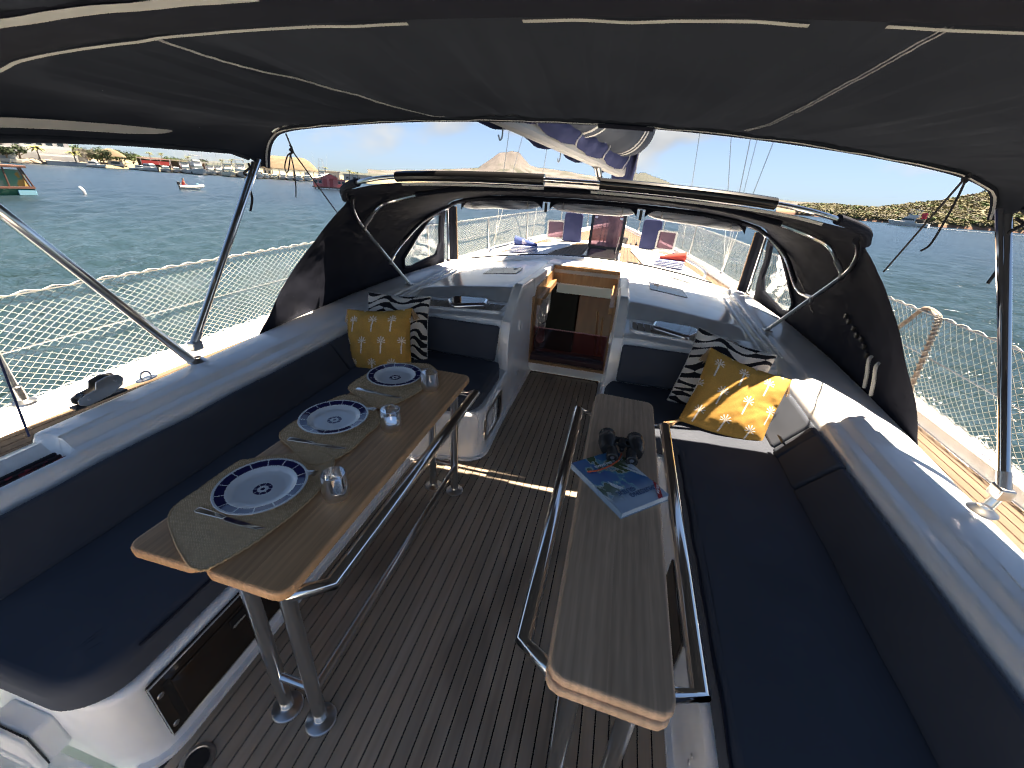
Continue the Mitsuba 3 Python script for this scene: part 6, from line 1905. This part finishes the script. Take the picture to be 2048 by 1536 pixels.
def house_hull(x0, x1, w0, w1, z0, z1, slope_f=.4, slope_a=.1, taper=.85):
    return trimesh.convex.convex_hull(np.array([(x0, -w0 / 2, z0), (x0, w0 / 2, z0), (x1, -w1 / 2, z0), (x1, w1 / 2, z0), (x0 + slope_a, -w0 / 2 * taper, z1), (x0 + slope_a, w0 / 2 * taper, z1), (x1 - slope_f, -w1 / 2 * taper, z1), (x1 - slope_f, w1 / 2 * taper, z1)]))


def motorboat(b, d, head, L, beam, label, tower=False, fly=True, outr=False, mt='m_boat', name='motor_yacht', cat='boat', group=None, mast=0, flag=False):
    """head: compass bearing of the bow, off our own bow"""
    t = thing(name, label, cat, group)
    tw = T().translate(W(b, d, 0).tolist()).rotate([0, 0, 1], 90 - head)
    put = lambda n, m, mm, sm=30: obj(n, m, mm, t, world=True, tw=tw, smooth=sm)
    fb = .105 * L
    put('hull', hull_mesh(L, beam, fb, .055 * L), mt)
    put('boot_stripe', hull_mesh(L * .985, beam * 1.01, .16, .0), 'm_pile')
    z = fb + .02 * L
    put('cabin', house_hull(-.18 * L, .22 * L, beam * .80, beam * .55, fb * .9, z + .13 * L, .12 * L, .02 * L), mt)
    put('window', house_hull(-.14 * L, .185 * L, beam * .815, beam * .58, z + .045 * L, z + .095 * L, .05 * L, .01 * L, .95), 'm_window')
    if fly:
        put('flybridge', house_hull(-.2 * L, .06 * L, beam * .74, beam * .60, z + .13 * L, z + .20 * L, .03 * L, .0, .98), mt)
        put('windscreen', house_hull(.0 * L, .07 * L, beam * .58, beam * .5, z + .20 * L, z + .235 * L, .03 * L, .0, .98), 'm_window')
        put('hardtop', bx(-.16 * L, .03 * L, -beam * .33, beam * .33, z + .33 * L, z + .345 * L, .02), mt)
        for sx in (-.14, .01):
            for sy in (-.3, .3):
                put('pillar', cyl((sx * L, sy * beam, z + .19 * L), (sx * L, sy * beam, z + .33 * L), .035, 6), 'm_steel')
    if tower:
        zt = z + .62 * L
        for sx in (-.14, .02):
            for sy in (-.3, .3):
                put('tower_leg', cyl((sx * L, sy * beam, z + .2 * L), (sx * .4 * L - .02 * L, sy * beam * .5, zt), .04, 6), mt)
        for f in (.3, .55, .8):
            zz = z + .2 * L + (zt - z - .2 * L) * f
            e = 1 - .5 * f
            put('tower_rung', cat_([cyl((-.06 * L, -.3 * beam * e, zz), (-.06 * L, .3 * beam * e, zz), .03, 6), cyl((.01 * L, -.3 * beam * e, zz), (-.12 * L, -.3 * beam * e, zz), .03, 6), cyl((.01 * L, .3 * beam * e, zz), (-.12 * L, .3 * beam * e, zz), .03, 6)]), mt)
        put('tower_top', bx(-.09 * L, .01 * L, -beam * .22, beam * .22, zt, zt + .08, .02), mt)
    if outr:
        for sy in (-1, 1):
            put('outrigger', cyl((-.05 * L, sy * beam * .4, z + .12 * L), (-.22 * L, sy * beam * .75, z + .85 * L), .03, 5), mt)
    if mast:
        put('mast', cyl((0, 0, z), (-.05 * L, 0, z + mast), .07, 6), 'm_grey')
    return t, tw


MB = [(-52.5, 205, 100, 9.5, 3.4, 'white launch in front of the red awning', dict(fly=False)),
      (-51.35, 206, 126, 8.0, 3.2, 'white centre-console boat with leaning rods in front of the beige quay building', dict(fly=False, outr=True)),
      (-50.5, 208, 128, 7.5, 3.0, 'small white open boat under the beige flat roof', dict(fly=False)),
      (-49.75, 208, 126, 10, 3.8, 'white flybridge boat with drooping outriggers by the end of the beige roof', dict(outr=True)),
      (-48.75, 198, 118, 13, 4.6, 'large white flybridge yacht with high outrigger poles', dict(outr=True)),
      (-47.65, 208, 126, 9, 3.4, 'small white flybridge cruiser right of the yacht with high outrigger poles', dict()),
      (-46.95, 212, 128, 9.5, 3.4, 'white fishing boat with a folded dark sail mast', dict(outr=True, mast=8)),
      (-46.1, 197, 130, 11.5, 4.5, 'cream cabin cruiser in the middle of the berths', dict(mt='m_boatcream')),
      (-44.95, 199, 128, 12.5, 4.5, 'white sport fishing boat with a tall lattice tower beside the awning pole', dict(tower=True, outr=True)),
      (-43.55, 198, 132, 11, 4.2, 'white flybridge boat just right of the awning pole', dict()),
      (-42.75, 204, 134, 7.5, 2.8, 'small white runabout at the left end of the thatched hall', dict(fly=False)),
      (-41.9, 206, 134, 7, 2.8, 'small cream open boat before the left half of the thatched hall', dict(fly=False, mt='m_boatcream')),
      (-41.05, 207, 134, 8.5, 3.0, 'white cabin boat before the middle of the thatched hall', dict(fly=False)),
      (-40.3, 203, 136, 7.5, 2.8, 'white open boat with a thin mast before the thatched hall', dict(fly=False, mast=9)),
      (-39.5, 200, 138, 9, 3.2, 'white motor boat before the right half of the thatched hall', dict(fly=False)),
      (-38.55, 214, 140, 9, 3.2, 'white motor boat half hidden behind the pink houseboat', dict()),
      (-37.0, 222, 140, 12, 4.2, 'white sport fishing boat with a tower standing above the pink houseboat', dict(tower=True, outr=True)),
      (-56.5, 213, 70, 7.5, 2.6, 'white launch moored under the grey green tree', dict(fly=False)),
      (-53.3, 214, 74, 6.5, 2.4, 'small grey boat lying left of the red awning', dict(fly=False))]
for (b, d, hd_, L, bm, lab, kw_) in MB:
    motorboat(b, d, hd_, L, bm, lab, group='boats berthed in the marina', **kw_)
for i, b in enumerate((-51.95, -50.95, -50.1, -49.3, -48.15, -47.3, -46.6, -45.5, -44.25, -43.1, -41.5, -39.95, -38.95)):
    d = 197 + 5 * (i % 3)
    k = obj('mooring_pile', cyl(W(b, d, -1), W(b, d, 1.9 + .3 * (i % 2)), .2, 8), 'm_pile', None, world=True)
    tag(k, 'dark wooden mooring pile between the marina berths', 'pile', 'mooring piles at the marina')
for b, d, hh, lab in ((-42.0, 236, 22, 'thin radio mast above the long thatched hall'), (-39.1, 236, 15, 'lattice aerial mast right of the thatched hall')):
    k = thing('radio_mast', lab, 'mast')
    obj('pole', cyl(W(b, d, 1), W(b, d, hh * .62), .09, 6), 'm_grey', k, world=True)
    for f in (.5, .56, .6):
        obj('aerial', cyl(W(b - .12, d, hh * f), W(b + .12, d, hh * f), .05, 5), 'm_grey', k, world=True)

# pink floating house
fh = thing('floating_house', 'pink wooden houseboat with a pitched tin roof on a raft', 'houseboat')
fb_, fd_ = -36.25, 112.0
q = T().translate(W(fb_, fd_, 0).tolist()).rotate([0, 0, 1], 36 + 6)
put = lambda n, m, mm, sm=25: obj(n, m, mm, fh, world=True, tw=q, smooth=sm)
put('raft', bx(-3.5, 3.5, -.4, 4.2, .28, .52), 'm_brownwood')
for x in np.linspace(-3.2, 3.2, 12): put('float', cyl((x, -.25, -.2), (x, -.25, .3), .09, 8), 'm_pile')
put('wall', bx(-1.6, 1.6, -.1, 3.8, .52, 2.55), 'm_pink')
put('wall', bx(-3.3, -1.6, .5, 3.8, .52, 2.15), 'm_pink')
put('wall', bx(1.6, 3.3, .5, 3.8, .52, 2.15), 'm_pink')
put('gable', prism(Polygon([(-1.6, 0), (1.6, 0), (0, .72)]), 0, .12), 'm_pink') if False else None
gm = xf(prism(Polygon([(-1.6, 0), (1.6, 0), (0, .72)]), 0, .12), rx=90, t=(0, .02, 2.55)); put('gable', gm, 'm_pink')
for s in (-1, 1):
    put('roof', trimesh.convex.convex_hull(np.array([(0, -.45, 3.32), (0, 4.0, 3.32), (s * 1.95, -.45, 2.45), (s * 1.95, 4.0, 2.45), (0, -.45, 3.25), (0, 4.0, 3.25), (s * 1.95, -.45, 2.38), (s * 1.95, 4.0, 2.38)])), 'm_roofgrey')
    put('roof', trimesh.convex.convex_hull(np.array([(s * 1.6, .2, 2.55), (s * 1.6, 4.0, 2.55), (s * 3.6, .2, 2.12), (s * 3.6, 4.0, 2.12), (s * 1.6, .2, 2.48), (s * 1.6, 4.0, 2.48), (s * 3.6, .2, 2.05), (s * 3.6, 4.0, 2.05)])), 'm_roofgrey')
    for o in (-.42, .42):
        w_ = put('window', bx(s * 2.45 + o - .28, s * 2.45 + o + .28, .46, .495, 1.25, 1.85), 'm_window')
        obj('frame', cat_([bx(s * 2.45 + o - .33, s * 2.45 + o + .33, .44, .458, z_ - .04, z_ + .04) for z_ in (1.25, 1.85)] + [bx(s * 2.45 + o + e - .03, s * 2.45 + o + e + .03, .44, .4575, 1.29, 1.81) for e in (-.3, .3)]), 'm_villa', w_, world=True, tw=q)
for x in (-1.05, .25):
    put('door', bx(x - .38, x + .38, -.16, -.105, .54, 2.2), 'm_pinkdark')
put('porch_roof', bx(-.15, 1.5, -.55, -.1, 2.25, 2.32), 'm_pinkdark')
for x in np.linspace(-1.5, 1.5, 9): put('batten', bx(x - .03, x + .03, -.13, -.101, .52, 2.5), 'm_pink')

# painted ferry barge at the left edge
fe = thing('ferry_barge', 'brown open-sided ferry barge with painted panels at the left edge of the picture', 'boat')
A_, B_ = W(-60.9, 53.2), W(-66.5, 51.0)
ang = math.degrees(math.atan2(*(A_ - B_)[[1, 0]])); Lf = np.linalg.norm(A_ - B_)
q = T().translate(A_.tolist()).rotate([0, 0, 1], ang)
put = lambda n, m, mm, sm=25: obj(n, m, mm, fe, world=True, tw=q, smooth=sm)
put('hull', trimesh.convex.convex_hull(np.array([(-Lf, .0, .5), (.05, 0, .5), (-Lf, 2, .5), (.05, 2, .5), (-Lf, .3, -.2), (-.1, .3, -.2), (-Lf, 1.7, -.2), (-.1, 1.7, -.2)])), 'm_greenhull')
put('bow_panel', bx(-1.0, .1, -.02, .1, .05, .42), 'm_bluehull')
put('gunwale', bx(-Lf, .1, -.05, .08, .5, .66), 'm_brownwood')
put('panel', bx(-Lf, -.15, .25, .30, .66, 1.85), 'm_mural')
put('roof', bx(-Lf, -.05, -.15, 2.1, 2.0, 2.16, .03), 'm_brownwood')
for x, lean in ((-.02, .35), (-.25, .25), (-1.4, 0), (-2.6, 0), (-3.8, 0)):
    put('post', tube([(x + .06 if lean else x, .02, .62), (x - lean, .02, 2.02)], .055, 8), 'm_brownwood')
put('canopy', bx(-Lf, -1.7, .4, 1.6, 2.16, 2.34, .05), 'm_boat')

# dinghy with one man aboard
dg = thing('dinghy', 'white inflatable dinghy with an outboard crossing the lagoon', 'dinghy')
q = T().translate(W(-49.6, 76, 0).tolist()).rotate([0, 0, 1], 50 + 8)
put = lambda n, m, mm, sm=35: obj(n, m, mm, dg, world=True, tw=q, smooth=sm)
tubeP = catmull([(-1.35, -.55, .30), (-.4, -.6, .30), (.5, -.55, .36), (1.1, -.3, .48), (1.25, 0, .52), (1.1, .3, .48), (.5, .55, .36), (-.4, .6, .30), (-1.35, .55, .30)], 6)
put('tube', tube(tubeP, .21, 12), 'm_inflatable')
put('floor', bx(-1.2, .9, -.45, .45, .06, .14), 'm_grey')
put('transom', bx(-1.22, -1.14, -.5, .5, .05, .52), 'm_grey')
put('outboard', cat_([bx(-1.55, -1.22, -.14, .14, .55, .95, .06), bx(-1.42, -1.32, -.05, .05, -.2, .56)]), 'm_black')
put('rubbing_strake', tube(tubeP * [1.1, 1.33, 1] + [0, 0, -.02], .035, 6), 'm_pile')
put('bow_bag', bx(.55, .85, -.2, .12, .45, .8, .07), 'm_bluehull')


def figure(joints, bones, name, label, q, mt, group=None):
    spheres = lambda p, r: [np.array(p) + r * np.array(v) for v in trimesh.creation.icosphere(2, 1.0).vertices]
    acc = None
    for a, b in bones:
        pts = np.array(spheres(joints[a][0], joints[a][1]) + spheres(joints[b][0], joints[b][1]))
        m = m3.Manifold.hull_points(pts)
        acc = m if acc is None else acc + m
    me = acc.refine_to_length(.04).to_mesh()
    tm_ = trimesh.Trimesh(me.vert_properties[:, :3], me.tri_verts, process=True)
    trimesh.smoothing.filter_taubin(tm_, iterations=8)
    k = obj(name, tm_, mt, None, world=True, tw=q, smooth=True)
    tag(k, label, 'person', group)
    return k


SIT = {'hip': ((0, 0, .0), .15), 'chest': ((.05, 0, .42), .16), 'neck': ((.07, 0, .60), .06), 'head': ((.09, 0, .76), .105), 'crown': ((.08, 0, .82), .10),
       'sl': ((.05, .19, .52), .065), 'el': ((-.12, .30, .28), .048), 'hl': ((-.36, .28, .22), .04), 'sr': ((.05, -.19, .52), .065), 'er': ((.18, -.28, .26), .048), 'hr': ((.36, -.2, .14), .04),
       'pl': ((.03, .10, .0), .10), 'kl': ((.42, .15, .08), .07), 'fl': ((.50, .15, -.30), .05), 'pr': ((.03, -.10, .0), .10), 'kr': ((.42, -.15, .08), .07), 'fr': ((.50, -.15, -.30), .05)}
BONES = [('hip', 'chest'), ('chest', 'neck'), ('neck', 'head'), ('head', 'crown'), ('chest', 'sl'), ('sl', 'el'), ('el', 'hl'), ('chest', 'sr'), ('sr', 'er'), ('er', 'hr'), ('hip', 'pl'), ('pl', 'kl'), ('kl', 'fl'), ('hip', 'pr'), ('pr', 'kr'), ('kr', 'fr')]
qp = q @ T().translate([-.85, .1, .46])
k = figure(SIT, BONES, 'person', 'man in a red shirt sitting in the stern of the inflatable dinghy', qp, 'm_skin')
shirt = trimesh.convex.convex_hull(np.vstack([np.array(trimesh.creation.icosphere(2, r).vertices) + p for p, r in (((0, 0, .06), .165), ((.05, 0, .44), .175), ((.05, .17, .50), .075), ((.05, -.17, .50), .075))]))
obj('shirt', shirt, 'm_redcloth', k, world=True, tw=qp, smooth=True)
obj('hair', trimesh.convex.convex_hull(np.vstack([np.array(trimesh.creation.icosphere(2, .108).vertices) + (.06, 0, .82), np.array(trimesh.creation.icosphere(2, .09).vertices) + (.04, 0, .77)])), 'm_hair', k, world=True, tw=qp, smooth=True)
obj('trousers', cat_([tube([(.0, s * .1, .02), (.40, s * .15, .09), (.46, s * .15, -.05)], [.12, .085, .08], 10) for s in (-1, 1)]), 'm_bluecloth', k, world=True, tw=qp)
# white mooring float
k = thing('mooring_float', 'white curved mooring float drifting in the lagoon', 'float')
pf = W(-57.9, 58.0, .05)
obj('body', tube(catmull([pf + [-.3, .1, .45], pf + [-.05, 0, .40], pf + [.15, 0, .2], pf + [.2, 0, -.1]], 6), .12, 10), 'm_boat', k, world=True)
obj('ring', tube([pf + [-.3 + .08 * math.cos(a), .1, .5 + .08 * math.sin(a)] for a in np.linspace(0, 6.28, 12, endpoint=False)], .03, 6, closed=True), 'm_steel', k, world=True)

# motor boat with a red flag passing the hillside, and her wake
mbt, q = motorboat(27.3, 219, -52, 12.2, 4.0, 'white sport fishing boat with a raked top and red flag running along the hillside shore', fly=True, outr=False, name='passing_motorboat')
put = lambda n, m, mm, sm=30: obj(n, m, mm, mbt, world=True, tw=q, smooth=sm)
put('tower_top', bx(-3.0, -1.6, -.8, .8, 5.6, 5.72, .02), 'm_boat')
for sy in (-.7, .7):
    for (a, b) in (((1.2, sy, 3.0), (-1.7, sy, 5.6)), ((-1.8, sy, 3.2), (-2.8, sy, 5.6))):
        put('tower_leg', cyl(a, b, .06, 6), 'm_boat')
put('flag_staff', cyl((-4.2, 0, 1.6), (-4.6, 0, 4.9), .04, 6), 'm_steel')
fl = np.array([[(-4.45 - .25 * u_ + 1.6 * v_, .25 * math.sin(5 * v_ + u_), 4.9 - 2.0 * u_ - .2 * v_) for u_ in np.linspace(0, 1, 8)] for v_ in np.linspace(0, 1, 10)])
put('flag', grid_mesh(fl), 'm_flagred', True)
put('cockpit_shade', bx(-4.4, -1.9, -1.4, 1.4, 1.75, 2.5, .1), 'm_pile')
q2 = q @ T().translate([-2.6, .4, 2.05])
k = figure(SIT, BONES, 'person', 'person in orange sitting under the top of the boat with the red flag', q2, 'm_redcloth')
k = figure(SIT, BONES, 'person', 'person in dark clothes sitting aft in the boat with the red flag', q @ T().translate([-3.7, -.5, 1.9]), 'm_bluecloth')
g3 = np.random.default_rng(5)
fv = []
for i in range(420):
    s_ = g3.random() ** 1.4
    x = -5.6 - 34 * s_; y = g3.normal() * (.5 + 1.6 * s_) ; sz = g3.uniform(.15, .55) * (1 - .6 * s_)
    fv.append(xf(trimesh.creation.cylinder(1.0, .10, sections=7), s=(sz * 2, sz, 1), t=(x, y, .08 + .05 * g3.random())))
for i in range(120):
    x = g3.uniform(-5, 5); y = math.copysign(1.5 + .4 * g3.random(), g3.normal()) * (1 - max(0, x) / 8)
    fv.append(xf(trimesh.creation.icosphere(1, 1.0), s=(.4, .18, .13), t=(x, y, .1)))
k = obj('wake', cat_(fv), 'm_foam', None, world=True, tw=q, smooth=True)
tag(k, 'white foam wake streaming behind the boat with the red flag', 'foam', None, 'stuff')
